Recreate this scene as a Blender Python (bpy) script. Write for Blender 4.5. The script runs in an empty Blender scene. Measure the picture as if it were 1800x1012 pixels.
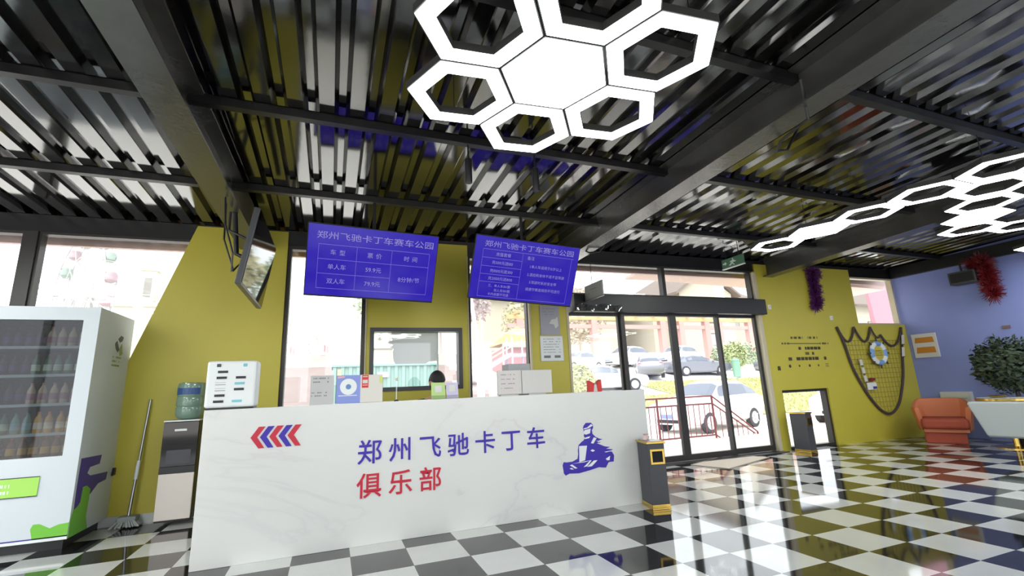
import bpy, bmesh, math, random
from mathutils import Vector, Matrix, Euler
R = math.radians
PI = math.pi
random.seed(7)
S = bpy.context.scene
COL = S.collection

# ------------------------------------------------------------------ camera, world, sun, exposure
cd = bpy.data.cameras.new('camera'); cam = bpy.data.objects.new('camera', cd); COL.objects.link(cam)
FPX = 811.85
cd.sensor_fit = 'HORIZONTAL'; cd.sensor_width = 36.0; cd.lens = 36.0 * FPX / 1800.0
cd.clip_start = 0.05; cd.clip_end = 500
cam_pos = Vector((0.2254, -3.9204, 1.1506))
RV = Vector((1.33161514, -0.280822270, 0.278507551))       # world -> camera rotation vector (x right, y down, z forward)
RM = Matrix.Rotation(RV.length, 3, RV.normalized())
right, down, fwd = RM.row[0].copy(), RM.row[1].copy(), RM.row[2].copy()
cm = Matrix((right, -down, -fwd)).transposed().to_4x4()
cm.translation = cam_pos
cam.matrix_world = cm
S.camera = cam

w = bpy.data.worlds.new('world'); S.world = w; w.use_nodes = True
wn = w.node_tree.nodes; bg = wn['Background']
bg.inputs[0].default_value = (0.925, 0.962, 1.0, 1); bg.inputs[1].default_value = 2.8
sl = bpy.data.lights.new('overcast_sun', 'SUN'); so = bpy.data.objects.new('overcast_sun', sl); COL.objects.link(so)
sl.energy = 5.5; sl.angle = R(70); sl.color = (1, 0.985, 0.95)
so.rotation_euler = Vector((0.35, 0.62, -0.9)).to_track_quat('-Z', 'Y').to_euler()
S.view_settings.view_transform = 'Standard'; S.view_settings.look = 'None'
S.view_settings.exposure = 0.0; S.view_settings.gamma = 1.0; S.view_settings.use_curve_mapping = False
S.cycles.max_bounces = 9; S.cycles.diffuse_bounces = 4; S.cycles.glossy_bounces = 5
S.cycles.transparent_max_bounces = 16; S.cycles.caustics_reflective = False; S.cycles.caustics_refractive = False
S.cycles.sample_clamp_indirect = 6.0
LAMP = 16.0

# ------------------------------------------------------------------ materials
def lin(c):
    c = c / 255.0
    return c / 12.92 if c <= 0.04045 else ((c + 0.055) / 1.055) ** 2.4
def rgb(*c): return (lin(c[0]), lin(c[1]), lin(c[2]), 1)
def mat(name, c, rough=0.5, metal=0.0, ior=1.5, coat=0.0, emit=0.0, bump=0.0, bscale=60, vary=0.0, vscale=4):
    m = bpy.data.materials.new(name); m.use_nodes = True
    nt = m.node_tree; b = nt.nodes['Principled BSDF']
    b.inputs['Base Color'].default_value = rgb(*c)
    b.inputs['Roughness'].default_value = rough; b.inputs['Metallic'].default_value = metal
    b.inputs['IOR'].default_value = ior
    if coat: b.inputs['Coat Weight'].default_value = coat; b.inputs['Coat Roughness'].default_value = 0.05
    if emit:
        b.inputs['Emission Color'].default_value = rgb(*c); b.inputs['Emission Strength'].default_value = emit
    if bump or vary:
        tc = nt.nodes.new('ShaderNodeTexCoord'); nz = nt.nodes.new('ShaderNodeTexNoise')
        nt.links.new(tc.outputs['Object'], nz.inputs['Vector'])
        nz.inputs['Scale'].default_value = bscale if bump else vscale
        nz.inputs['Detail'].default_value = 4
        if bump:
            bp = nt.nodes.new('ShaderNodeBump'); bp.inputs['Strength'].default_value = bump; bp.inputs['Distance'].default_value = 0.02
            nt.links.new(nz.outputs['Fac'], bp.inputs['Height']); nt.links.new(bp.outputs['Normal'], b.inputs['Normal'])
        if vary:
            n2 = nz
            if bump:
                n2 = nt.nodes.new('ShaderNodeTexNoise'); nt.links.new(tc.outputs['Object'], n2.inputs['Vector']); n2.inputs['Scale'].default_value = vscale
            mx = nt.nodes.new('ShaderNodeMix'); mx.data_type = 'RGBA'
            c2 = [max(0, k * (1 - vary)) for k in c]; c3 = [min(255, k * (1 + vary)) for k in c]
            mx.inputs[6].default_value = rgb(*c2); mx.inputs[7].default_value = rgb(*c3)
            nt.links.new(n2.outputs['Fac'], mx.inputs[0]); nt.links.new(mx.outputs[2], b.inputs['Base Color'])
    return m

def glass_mat(name, tint=(1, 1, 1), refl=0.06):
    m = bpy.data.materials.new(name); m.use_nodes = True; nt = m.node_tree
    for n in list(nt.nodes): nt.nodes.remove(n)
    out = nt.nodes.new('ShaderNodeOutputMaterial'); mx = nt.nodes.new('ShaderNodeMixShader')
    tr = nt.nodes.new('ShaderNodeBsdfTransparent'); gl = nt.nodes.new('ShaderNodeBsdfGlossy')
    tr.inputs[0].default_value = (*tint, 1); gl.inputs['Roughness'].default_value = 0.02
    mx.inputs[0].default_value = refl
    nt.links.new(tr.outputs[0], mx.inputs[1]); nt.links.new(gl.outputs[0], mx.inputs[2]); nt.links.new(mx.outputs[0], out.inputs[0])
    return m

def checker_mat():
    m = bpy.data.materials.new('checker_tiles'); m.use_nodes = True; nt = m.node_tree; b = nt.nodes['Principled BSDF']
    ge = nt.nodes.new('ShaderNodeNewGeometry'); sp = nt.nodes.new('ShaderNodeSeparateXYZ'); nt.links.new(ge.outputs['Position'], sp.inputs[0])
    def M(op, a, bb=None):
        n = nt.nodes.new('ShaderNodeMath'); n.operation = op
        for i, q in enumerate((a, bb)):
            if q is None: continue
            if isinstance(q, (int, float)): n.inputs[i].default_value = q
            else: nt.links.new(q, n.inputs[i])
        return n.outputs[0]
    fx, fy = M('DIVIDE', sp.outputs[0], 0.4), M('DIVIDE', sp.outputs[1], 0.4)
    ix, iy = M('FLOOR', fx), M('FLOOR', fy)
    par = M('ABSOLUTE', M('MODULO', M('ADD', ix, iy), 2))                # 0 = black, 1 = white
    dx, dy = M('SUBTRACT', fx, ix), M('SUBTRACT', fy, iy)
    ex = M('MINIMUM', dx, M('SUBTRACT', 1, dx)); ey = M('MINIMUM', dy, M('SUBTRACT', 1, dy))
    joint = M('LESS_THAN', M('MINIMUM', ex, ey), 0.004)
    nz = nt.nodes.new('ShaderNodeTexNoise'); nt.links.new(ge.outputs['Position'], nz.inputs['Vector']); nz.inputs['Scale'].default_value = 3; nz.inputs['Detail'].default_value = 6
    wr = nt.nodes.new('ShaderNodeMix'); wr.data_type = 'RGBA'; wr.inputs[6].default_value = rgb(186, 188, 186); wr.inputs[7].default_value = rgb(206, 208, 206)
    br = nt.nodes.new('ShaderNodeMix'); br.data_type = 'RGBA'; br.inputs[6].default_value = rgb(14, 14, 16); br.inputs[7].default_value = rgb(36, 36, 38)
    nt.links.new(nz.outputs['Fac'], wr.inputs[0]); nt.links.new(nz.outputs['Fac'], br.inputs[0])
    mx = nt.nodes.new('ShaderNodeMix'); mx.data_type = 'RGBA'
    nt.links.new(par, mx.inputs[0]); nt.links.new(br.outputs[2], mx.inputs[6]); nt.links.new(wr.outputs[2], mx.inputs[7])
    m2 = nt.nodes.new('ShaderNodeMix'); m2.data_type = 'RGBA'; nt.links.new(joint, m2.inputs[0])
    nt.links.new(mx.outputs[2], m2.inputs[6]); m2.inputs[7].default_value = rgb(90, 88, 86)
    nt.links.new(m2.outputs[2], b.inputs['Base Color'])
    b.inputs['Roughness'].default_value = 0.06; b.inputs['IOR'].default_value = 1.75
    bp = nt.nodes.new('ShaderNodeBump'); bp.inputs['Strength'].default_value = 0.03; bp.inputs['Distance'].default_value = 0.01
    n3 = nt.nodes.new('ShaderNodeTexNoise'); n3.inputs['Scale'].default_value = 2.2; nt.links.new(ge.outputs['Position'], n3.inputs['Vector'])
    nt.links.new(n3.outputs['Fac'], bp.inputs['Height']); nt.links.new(bp.outputs['Normal'], b.inputs['Normal'])
    return m

def marble_mat():
    m = bpy.data.materials.new('white_marble'); m.use_nodes = True; nt = m.node_tree; b = nt.nodes['Principled BSDF']
    ge = nt.nodes.new('ShaderNodeNewGeometry')
    mp = nt.nodes.new('ShaderNodeMapping'); mp.inputs['Rotation'].default_value = (0, R(28), 0); mp.inputs['Scale'].default_value = (0.55, 1, 1.35)
    nt.links.new(ge.outputs['Position'], mp.inputs['Vector'])
    nz = nt.nodes.new('ShaderNodeTexNoise'); nz.inputs['Scale'].default_value = 0.95; nz.inputs['Detail'].default_value = 6; nz.inputs['Roughness'].default_value = 0.55
    nz.inputs['Distortion'].default_value = 0.7
    nt.links.new(mp.outputs[0], nz.inputs['Vector'])
    cr = nt.nodes.new('ShaderNodeValToRGB'); e = cr.color_ramp.elements
    e[0].position = 0.44; e[0].color = (0, 0, 0, 1); e[1].position = 0.56; e[1].color = (0, 0, 0, 1)
    k = e.new(0.5); k.color = (1, 1, 1, 1); k = e.new(0.487); k.color = (0.25, 0.25, 0.25, 1); k = e.new(0.512); k.color = (0.2, 0.2, 0.2, 1)
    nt.links.new(nz.outputs['Fac'], cr.inputs[0])
    n2 = nt.nodes.new('ShaderNodeTexNoise'); n2.inputs['Scale'].default_value = 1.1; nt.links.new(ge.outputs['Position'], n2.inputs['Vector'])
    mu = nt.nodes.new('ShaderNodeMath'); mu.operation = 'MULTIPLY'; nt.links.new(cr.outputs[0], mu.inputs[0]); nt.links.new(n2.outputs['Fac'], mu.inputs[1])
    mx = nt.nodes.new('ShaderNodeMix'); mx.data_type = 'RGBA'; nt.links.new(mu.outputs[0], mx.inputs[0])
    mx.inputs[6].default_value = rgb(214, 215, 212); mx.inputs[7].default_value = rgb(198, 197, 199)
    nt.links.new(mx.outputs[2], b.inputs['Base Color']); b.inputs['Roughness'].default_value = 0.22
    return m

YEL = mat('yellow_paint', (194, 182, 66), 0.45, vary=0.03, vscale=2)
BLUEW = mat('blue_paint', (134, 146, 206), 0.5, vary=0.03, vscale=2)
WHITEW = mat('white_wall_paint', (222, 222, 218), 0.6)
BLACK = mat('black_steel', (20, 19, 20), 0.38)
BEAM = mat('beam_paint', (66, 65, 62), 0.24, ior=1.9, bump=0.1, bscale=25, vary=0.25, vscale=3)
DECK = mat('dark_glossy_deck', (20, 18, 17), 0.09, ior=2.25, bump=0.06, bscale=2.5)
FRAME = mat('dark_aluminium', (58, 56, 54), 0.4, metal=0.3)
GREYF = mat('grey_aluminium', (110, 112, 110), 0.4, metal=0.3)
CREAM = mat('cream_jamb', (196, 186, 160), 0.5)
GLASS = glass_mat('window_glass', (0.98, 0.99, 0.985), 0.05)
FLOOR = checker_mat(); MARBLE = marble_mat()
SIGNB = mat('sign_blue', (52, 30, 160), 0.4)
SIGNR = mat('sign_red', (190, 28, 54), 0.4)
LAMPM = mat('lamp_diffuser', (250, 254, 250), 0.5, emit=LAMP)
LHOUSE = mat('lamp_housing', (52, 52, 51), 0.5)
WHITE = mat('white_plastic', (224, 228, 228), 0.35)
VMW = mat('vending_white', (200, 208, 213), 0.3)
DARK = mat('dark_plastic', (26, 26, 28), 0.4)
BROWN = mat('dark_brown', (44, 32, 30), 0.35)
GOLD = mat('polished_gold', (212, 178, 92), 0.22, metal=1.0)
BINM = mat('bin_grey', (66, 67, 72), 0.45)
HOLE = mat('hole_black', (6, 6, 6), 0.8)
GREEN = mat('decal_green', (112, 186, 62), 0.4)
LGREEN = mat('panel_green', (160, 214, 92), 0.35)
PURPLE = mat('decal_purple', (62, 42, 138), 0.4)
STEEL = mat('steel', (170, 172, 172), 0.3, metal=0.9)
PAPER = mat('paper', (210, 208, 204), 0.6)
INK = mat('ink_grey', (120, 120, 122), 0.6)
BLKINK = mat('black_ink', (62, 56, 30), 0.6)
REDP = mat('red_plastic', (206, 40, 34), 0.4)

def screen_mat():
    m = bpy.data.materials.new('blue_screen'); m.use_nodes = True; b = m.node_tree.nodes['Principled BSDF']
    b.inputs['Base Color'].default_value = (0.004, 0.003, 0.02, 1); b.inputs['Roughness'].default_value = 0.12
    b.inputs['Emission Color'].default_value = rgb(46, 25, 184); b.inputs['Emission Strength'].default_value = 0.82
    return m
SCREEN = screen_mat()
def emis(name, c, s):
    m = bpy.data.materials.new(name); m.use_nodes = True; b = m.node_tree.nodes['Principled BSDF']
    b.inputs['Base Color'].default_value = (0.02, 0.02, 0.02, 1); b.inputs['Roughness'].default_value = 0.2
    b.inputs['Emission Color'].default_value = rgb(*c); b.inputs['Emission Strength'].default_value = s
    return m
STEXT = emis('screen_text', (160, 150, 220), 0.75)
SLINE = emis('screen_line', (130, 112, 216), 0.85)

# ------------------------------------------------------------------ mesh helpers
MATS = {}
class MB:
    def __init__(s): s.v = []; s.f = []
    def add(s, vs, fs):
        k = len(s.v); s.v += [Vector(p) for p in vs]; s.f += [tuple(i + k for i in f) for f in fs]; return s
    def box(s, x0, x1, y0, y1, z0, z1, M=None):
        vs = [(x, y, z) for z in (z0, z1) for y in (y0, y1) for x in (x0, x1)]
        if M is not None: vs = [M(*p) if callable(M) else M @ Vector(p) for p in vs]
        return s.add(vs, [(0, 2, 3, 1), (4, 5, 7, 6), (0, 1, 5, 4), (2, 6, 7, 3), (0, 4, 6, 2), (1, 3, 7, 5)])
    def prism(s, poly, d0, d1, M):
        n = len(poly)
        ar = sum(poly[i][0] * poly[(i + 1) % n][1] - poly[(i + 1) % n][0] * poly[i][1] for i in range(n))
        vs = [M(a, b, d0) for a, b in poly] + [M(a, b, d1) for a, b in poly]
        return s.add(vs, [tuple(range(n))[::-1], tuple(range(n, 2 * n))] + [(i, (i + 1) % n, n + (i + 1) % n, n + i) for i in range(n)])
    def tube(s, pts, r, n=8, caps=True):
        pts = [Vector(p) for p in pts]; rs = r if isinstance(r, (list, tuple)) else [r] * len(pts)
        k = len(s.v); up = None
        for i, p in enumerate(pts):
            t = (pts[min(i + 1, len(pts) - 1)] - pts[max(i - 1, 0)]).normalized()
            if up is None:
                up = Vector((0, 0, 1)) if abs(t.z) < 0.9 else Vector((1, 0, 0))
            a = t.cross(up).normalized(); b = a.cross(t).normalized(); up = b
            for j in range(n):
                q = 2 * PI * j / n; s.v.append(p + rs[i] * (math.cos(q) * a + math.sin(q) * b))
        for i in range(len(pts) - 1):
            for j in range(n):
                s.f.append((k + i * n + j, k + (i + 1) * n + j, k + (i + 1) * n + (j + 1) % n, k + i * n + (j + 1) % n))
        if caps:
            s.f.append(tuple(k + j for j in range(n))); s.f.append(tuple(k + (len(pts) - 1) * n + j for j in range(n))[::-1])
        return s
    def lathe(s, prof, c=(0, 0, 0), n=24, axis='z'):
        k = len(s.v); c = Vector(c)
        for r, h in prof:
            for j in range(n):
                q = 2 * PI * j / n
                p = (r * math.cos(q), r * math.sin(q), h)
                if axis == 'y': p = (r * math.cos(q), h, r * math.sin(q))
                if axis == 'x': p = (h, r * math.cos(q), r * math.sin(q))
                s.v.append(c + Vector(p))
        m = len(prof)
        for i in range(m - 1):
            for j in range(n):
                s.f.append((k + i * n + j, k + i * n + (j + 1) % n, k + (i + 1) * n + (j + 1) % n, k + (i + 1) * n + j))
        s.f.append(tuple(k + j for j in range(n))[::-1]); s.f.append(tuple(k + (m - 1) * n + j for j in range(n)))
        return s
    def ball(s, c, r, n=12, m=8):
        rx, ry, rz = (r, r, r) if isinstance(r, (int, float)) else r
        k = len(s.v); c = Vector(c)
        for i in range(1, m):
            t = PI * i / m
            for j in range(n):
                q = 2 * PI * j / n; s.v.append(c + Vector((rx * math.sin(t) * math.cos(q), ry * math.sin(t) * math.sin(q), rz * math.cos(t))))
        a = len(s.v); s.v += [c + Vector((0, 0, rz)), c - Vector((0, 0, rz))]
        for i in range(m - 2):
            for j in range(n): s.f.append((k + i * n + j, k + (i + 1) * n + j, k + (i + 1) * n + (j + 1) % n, k + i * n + (j + 1) % n))
        for j in range(n):
            s.f.append((a, k + j, k + (j + 1) % n)); s.f.append((a + 1, k + (m - 2) * n + (j + 1) % n, k + (m - 2) * n + j))
        return s
    def build(s, name, m, parent=None, world=False, bevel=0.0, smooth=False, fix=True, seg=2):
        vs = s.v
        org = Vector((0, 0, 0))
        if parent is not None and world:
            inv = MATS[parent.name].inverted(); vs = [inv @ p for p in vs]
        if parent is None:
            lo = Vector([min(p[i] for p in vs) for i in range(3)]); hi = Vector([max(p[i] for p in vs) for i in range(3)])
            org = Vector(((lo.x + hi.x) / 2, (lo.y + hi.y) / 2, lo.z)); vs = [p - org for p in vs]
        me = bpy.data.meshes.new(name); me.from_pydata(vs, [], s.f); me.validate()
        if fix:
            bm = bmesh.new(); bm.from_mesh(me); bmesh.ops.recalc_face_normals(bm, faces=bm.faces); bm.to_mesh(me); bm.free()
        if smooth:
            for p in me.polygons: p.use_smooth = True
            me.set_sharp_from_angle(angle=R(40))
        me.materials.append(m); me.update()
        o = bpy.data.objects.new(name, me); COL.objects.link(o); o.location = org
        if parent is not None: o.parent = parent; MATS[o.name] = MATS[parent.name]
        else: MATS[o.name] = Matrix.Translation(org)
        if bevel:
            b = o.modifiers.new('bevel', 'BEVEL'); b.width = bevel; b.segments = seg; b.limit_method = 'ANGLE'; b.angle_limit = R(35)
        return o
def tag(o, label=None, cat=None, group=None, kind=None):
    if label: o['label'] = label
    if cat: o['category'] = cat
    if group: o['group'] = group
    if kind: o['kind'] = kind
    return o
def thing(name, label, cat, loc=(0, 0, 0), rz=0.0, group=None, rot=None):
    o = bpy.data.objects.new(name, None); COL.objects.link(o); o.empty_display_size = 0.1
    o.location = loc; o.rotation_euler = rot if rot is not None else (0, 0, rz)
    MATS[o.name] = Matrix.Translation(Vector(loc)) @ o.rotation_euler.to_matrix().to_4x4()
    return tag(o, label, cat, group)
def struct(mb, name, m, parent=None, label=None, **k):
    o = mb.build(name, m, parent, world=parent is not None, **k)
    o['kind'] = 'structure'
    if label: o['label'] = label
    return o
def dup(o, parent=None, loc=None, rz=None, label=None):
    c = o.copy(); COL.objects.link(c); c.parent = parent
    if loc is not None: c.location = loc
    if rz is not None: c.rotation_euler = (0, 0, rz)
    if label: c['label'] = label
    if parent is None:
        MATS[c.name] = Matrix.Translation(Vector(c.location)) @ c.rotation_euler.to_matrix().to_4x4()
    else: MATS[c.name] = MATS[parent.name]
    for ch in list(o.children): dup(ch, c)
    return c

WSL = -0.032; WN = math.hypot(1, WSL)
def F(u, v, z):        # facade frame: u along the glass front, v outwards, z up
    return Vector((u / WN - v * WSL / WN, 2.12 + u * WSL / WN + v / WN, z))
def FP(a, b, d): return F(a, d, b)
CY = 0.22              # front plane of the counter
def CP(a, b, d): return Vector((a, CY - d, b))

GLY = {}
def glyph(ch, off=0.0):
    key = (ch, off)
    if key not in GLY:
        c = bpy.data.curves.new('glyph', 'FONT'); c.body = ch; c.size = 1; c.offset = off; c.resolution_u = 3
        o = bpy.data.objects.new('glyph', c); COL.objects.link(o)
        dg = bpy.context.evaluated_depsgraph_get(); me = bpy.data.meshes.new_from_object(o.evaluated_get(dg))
        vs = [(p.co.x, p.co.y) for p in me.vertices]; fs = [tuple(p.vertices) for p in me.polygons]
        bpy.data.objects.remove(o); bpy.data.curves.remove(c); bpy.data.meshes.remove(me)
        if vs:
            x0 = min(p[0] for p in vs); x1 = max(p[0] for p in vs)
        else: x0, x1 = 0, 0.3
        GLY[key] = (vs, fs, x0, x1)
    return GLY[key]
def text(mb, s, cx, cy, em, M, pitch=None, off=0.012, d=0.0, width=None):
    """lettering laid along +a, centred on (cx, cy); CJK on an em grid, Latin by its own widths"""
    adv = []
    for ch in s:
        if ch == ' ': adv.append(0.45 * em if pitch is None else 0.5 * pitch); continue
        vs, fs, x0, x1 = glyph(ch, off)
        adv.append((pitch or em) if ord(ch) > 0x2E80 else (x1 - x0) * em + 0.09 * em)
    tot = sum(adv); k = (width / tot) if width else 1.0
    x = cx - tot * k / 2
    for ch, a in zip(s, adv):
        if ch != ' ':
            vs, fs, x0, x1 = glyph(ch, off); mid = 0.5 if ord(ch) > 0x2E80 else (x0 + x1) / 2
            mb.add([M(x + a * k / 2 + (px - mid) * em * k, cy + (py - 0.38) * em, d) for px, py in vs], fs)
        x += a * k
    return mb
def solidify(o, t):
    m = o.modifiers.new('thickness', 'SOLIDIFY'); m.thickness = t; m.offset = 0; return o

# ================================================================== SETTING
XL, XR, YB, ZC = -5.0, 10.6, -8.6, 3.25
b = MB(); p0, p1 = F(-5.1, 0.12, 0), F(10.7, 0.12, 0)
b.add([(XL - .1, YB, 0), (XR + .1, YB, 0), (p1.x, p1.y, 0), (p0.x, p0.y, 0), (XL - .1, YB, -.12), (XR + .1, YB, -.12), (p1.x, p1.y, -.12), (p0.x, p0.y, -.12)],
      [(0, 1, 2, 3), (7, 6, 5, 4), (0, 4, 5, 1), (1, 5, 6, 2), (2, 6, 7, 3), (3, 7, 4, 0)])
struct(b, 'floor', FLOOR, label='glossy black and white checkerboard tile floor')
# corrugated roof deck, falling slightly towards the glass front
SLP = 0.033
def ZD(y): return 3.17 + SLP * (2.1 - y)          # underside of the low flats
b = MB(); prof = []; x = XL - 0.1
while x < XR + 0.3:
    prof += [(x, 0), (x + 0.105, 0), (x + 0.135, 0.055), (x + 0.185, 0.055)]; x += 0.215
n = len(prof); y0, y1 = YB - .1, 2.6
b.add([(px, y0, ZD(y0) + pz) for px, pz in prof] + [(px, y1, ZD(y1) + pz) for px, pz in prof], [(i, i + 1, n + i + 1, n + i) for i in range(n - 1)])
ceil_o = struct(b, 'ceiling', DECK, label='dark glossy corrugated steel roof deck', fix=False)
b = MB(); b.box(XL - .3, XR + .4, YB - .3, 2.7, 3.78, 3.95); struct(b, 'ceiling', BLACK, label='roof slab above the steel deck')
# main I beams running into the room and purlins across
def sbox(b, x0, x1, y0, y1, h0, h1, sk=0.0):      # box that follows the roof fall; h measured down from the deck
    vs = [(x + sk * (y - .4), y, ZD(y) + h) for h in (h0, h1) for y in (y0, y1) for x in (x0, x1)]
    return b.add(vs, [(0, 2, 3, 1), (4, 5, 7, 6), (0, 1, 5, 4), (2, 6, 7, 3), (0, 4, 6, 2), (1, 3, 7, 5)])
BX = (-4.8, -0.765, 3.3, 7.28)
for bx in BX:
    b = MB(); sk = .0275 if bx == -0.765 else 0.0
    sbox(b, bx - .11, bx + .11, YB, 2.0, -.305, -.29, sk); sbox(b, bx - .006, bx + .006, YB, 2.0, -.29, -.016, sk); sbox(b, bx - .11, bx + .11, YB, 2.0, -.016, -.001, sk)
    struct(b, 'ceiling_beam', BEAM)
PY = (-7.7, -6.25, -4.8, -3.35, -1.918, -0.483, 0.876)
for yy in PY:
    b = MB(); xs = [XL] + [q + (.0275 * (yy - .4) if q == -0.765 else 0) for q in BX] + [XR]
    for i in range(5):
        a, c = xs[i] + .008, xs[i + 1] - .008
        sbox(b, a, c, yy - .03, yy + .03, -.072, -.065); sbox(b, a, c, yy - .03, yy - .022, -.065, -.002); sbox(b, a, c, yy - .03, yy + .03, -.008, -.001)
    struct(b, 'ceiling_purlin', BLACK)
def fbox(b, u0, u1, v0, v1, z0, z1): return b.box(u0, u1, v0, v1, z0, z1, F)
b = MB(); fbox(b, -5, 10.6, -.06, .14, 2.978, 3.165); struct(b, 'trim_1', BLACK, label='black steel head beam over the glass front')
b = MB(); b.box(10.5, 10.6, YB, 1.7, 2.975, 3.18); struct(b, 'trim_2', BLACK)
# yellow wall panels of the front
b = MB(); b.prism([(-2.29, 0), (-0.335, 0), (-0.335, 3.14), (-1.287, 3.14)], -.085, .06, FP); struct(b, 'wall_front', YEL, label='yellow pier with a slanted left edge')
b = MB()
for q in ([(.6, 0), (1.9, 0), (1.9, 1.185), (.6, 1.185)], [(.6, 1.185), (.645, 1.185), (.645, 1.966), (.6, 1.966)], [(1.805, 1.185), (1.9, 1.185), (1.9, 1.966), (1.805, 1.966)], [(.6, 1.966), (1.9, 1.966), (1.9, 3.11), (.6, 3.11)]):
    b.prism(q, -.085, .06, FP)
struct(b, 'wall_front', YEL, label='yellow wall panel around the ticket window')
b = MB(); fbox(b, 2.785, 3.34, -.085, .06, 0, 3.11); struct(b, 'wall_front', YEL, label='narrow yellow pier carrying two notices')
b = MB()
for q in ([(7.0, 0), (7.19, 0), (7.19, .945), (7.0, .945)], [(7.0, .945), (9.33, .945), (9.33, 3.1), (7.0, 3.1)], [(8.255, 0), (9.33, 0), (9.33, .945), (8.255, .945)], [(9.33, 0), (10.62, 0), (10.62, 2.06), (9.33, 2.06)]):
    b.prism(q, -.085, .06, FP)
struct(b, 'wall_front', YEL, label='yellow wall with a low opening and the fishing net')
# blue wall, left wall, back wall with its big openings
b = MB(); b.box(XR, XR + .12, YB, 1.79, 0, 3.75); struct(b, 'wall_right', BLUEW, label='blue painted side wall')
b = MB(); b.box(XL - .12, XL, YB, 2.3, 0, .12); b.box(XL - .12, XL, YB, 2.3, 3.05, 3.75)
for y in (YB, -5.2, -2.4, .4, 2.18): b.box(XL - .12, XL, y, y + .12, .12, 3.05)
struct(b, 'wall_left', WHITEW)
b = MB(); b.box(XL, XR, YB - .12, YB, 0, .25); b.box(XL, XR, YB - .12, YB, 2.9, 3.75)
for xx in (XL, -1.2, 2.8, 6.8, XR - .5): b.box(xx, xx + .5, YB - .12, YB, .25, 2.9)
struct(b, 'wall_back', WHITEW)
b = MB(); fbox(b, -2.6, -0.9, -.1, -.087, 0, .09); struct(b, 'baseboard_front', mat('skirting_tile', (205, 208, 204), 0.25))

# windows: frame mesh with its pane as a child
def window(i, u0, u1, z0, z1, fw=.04, m=FRAME, v0=-.05, v1=.05, bars=(), label=None):
    b = MB()
    fbox(b, u0, u0 + fw, v0, v1, z0, z1); fbox(b, u1 - fw, u1, v0, v1, z0, z1)
    fbox(b, u0 + fw, u1 - fw, v0, v1, z0, z0 + fw); fbox(b, u0 + fw, u1 - fw, v0, v1, z1 - fw, z1)
    for k in bars: fbox(b, k - .03, k + .03, v0, v1, z0 + fw, z1 - fw)
    o = struct(b, 'window_%d' % i, m, label=label)
    g = MB(); fbox(g, u0 + fw * .5, u1 - fw * .5, -.004, .004, z0 + fw * .5, z1 - fw * .5)
    struct(g, 'pane', GLASS, o); return o
b = MB(); fbox(b, -2.815, -2.712, -.07, .07, 0, 2.978); struct(b, 'trim_3', FRAME, label='dark post between the left windows')
window(1, -4.95, -2.815, .05, 2.978, .03, label='left front window')
window(2, -2.712, -0.34, .05, 2.978, .025, label='front window showing the ferris wheel')
window(3, -.335, .585, .05, 2.978, .045, label='tall window left of the ticket window')
window(4, .645, 1.805, 1.185, 1.966, .05, mat('ticket_frame', (60, 60, 64), 0.4), -.1, .05, label='ticket window in the yellow wall')
window(5, 1.9, 2.785, .05, 2.978, .04, label='tall window right of the ticket window')
window(6, 3.44, 6.93, 2.47, 2.978, .03, bars=(5.12,), label='transom window over the sliding doors')
window(7, 9.33, 10.56, 2.06, 2.978, .03, CREAM, label='small high window by the blue wall')
window(8, 7.19, 8.255, 0.0, .945, .045, label='low glazed opening in the yellow wall')
b = MB(); fbox(b, .586, .599, -.1, .0, 0, 2.95); fbox(b, 1.888, 1.9, -.1, -.03, 0, 2.95); fbox(b, 2.76, 2.784, -.1, .0, 0, 2.4); fbox(b, 6.935, 6.998, -.1, .05, 0, 2.95); fbox(b, 3.341, 3.375, -.095, .05, 0, 2.3)
struct(b, 'trim_4', CREAM, label='cream coloured jamb strips')
# sliding glass doors
def door(i, u0, u1, v, l, r, m=FRAME):
    b = MB(); z1 = 2.2
    fbox(b, u0, u0 + l, v - .025, v + .025, 0.02, z1); fbox(b, u1 - r, u1, v - .025, v + .025, 0.02, z1)
    fbox(b, u0 + l, u1 - r, v - .025, v + .025, 0.02, .1); fbox(b, u0 + l, u1 - r, v - .025, v + .025, z1 - .04, z1)
    o = struct(b, 'door_%d' % i, m)
    g = MB(); fbox(g, u0 + l * .5, u1 - r * .5, v - .004, v + .004, .06, z1 - .02); struct(g, 'pane', GLASS, o); return o
tag(door(1, 3.376, 4.26, .0, .03, .04), 'fixed left glass door panel')
tag(door(2, 4.25, 5.18, -.055, .055, .06), 'left sliding glass door leaf')
tag(door(3, 5.18, 6.09, -.055, .06, .04), 'right sliding glass door leaf')
tag(door(4, 6.07, 6.935, .0, .06, .05), 'fixed right glass door panel')
b = MB(); fbox(b, 3.43, 7.02, -.2, .05, 2.2, 2.455); struct(b, 'trim_5', BLACK, label='black automatic door operator box', bevel=.008)
b = MB(); fbox(b, 3.36, 7.0, -.22, .06, 0.0, .012); struct(b, 'trim_6', mat('threshold', (52, 50, 50), 0.35), label='dark door threshold plate')

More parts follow.
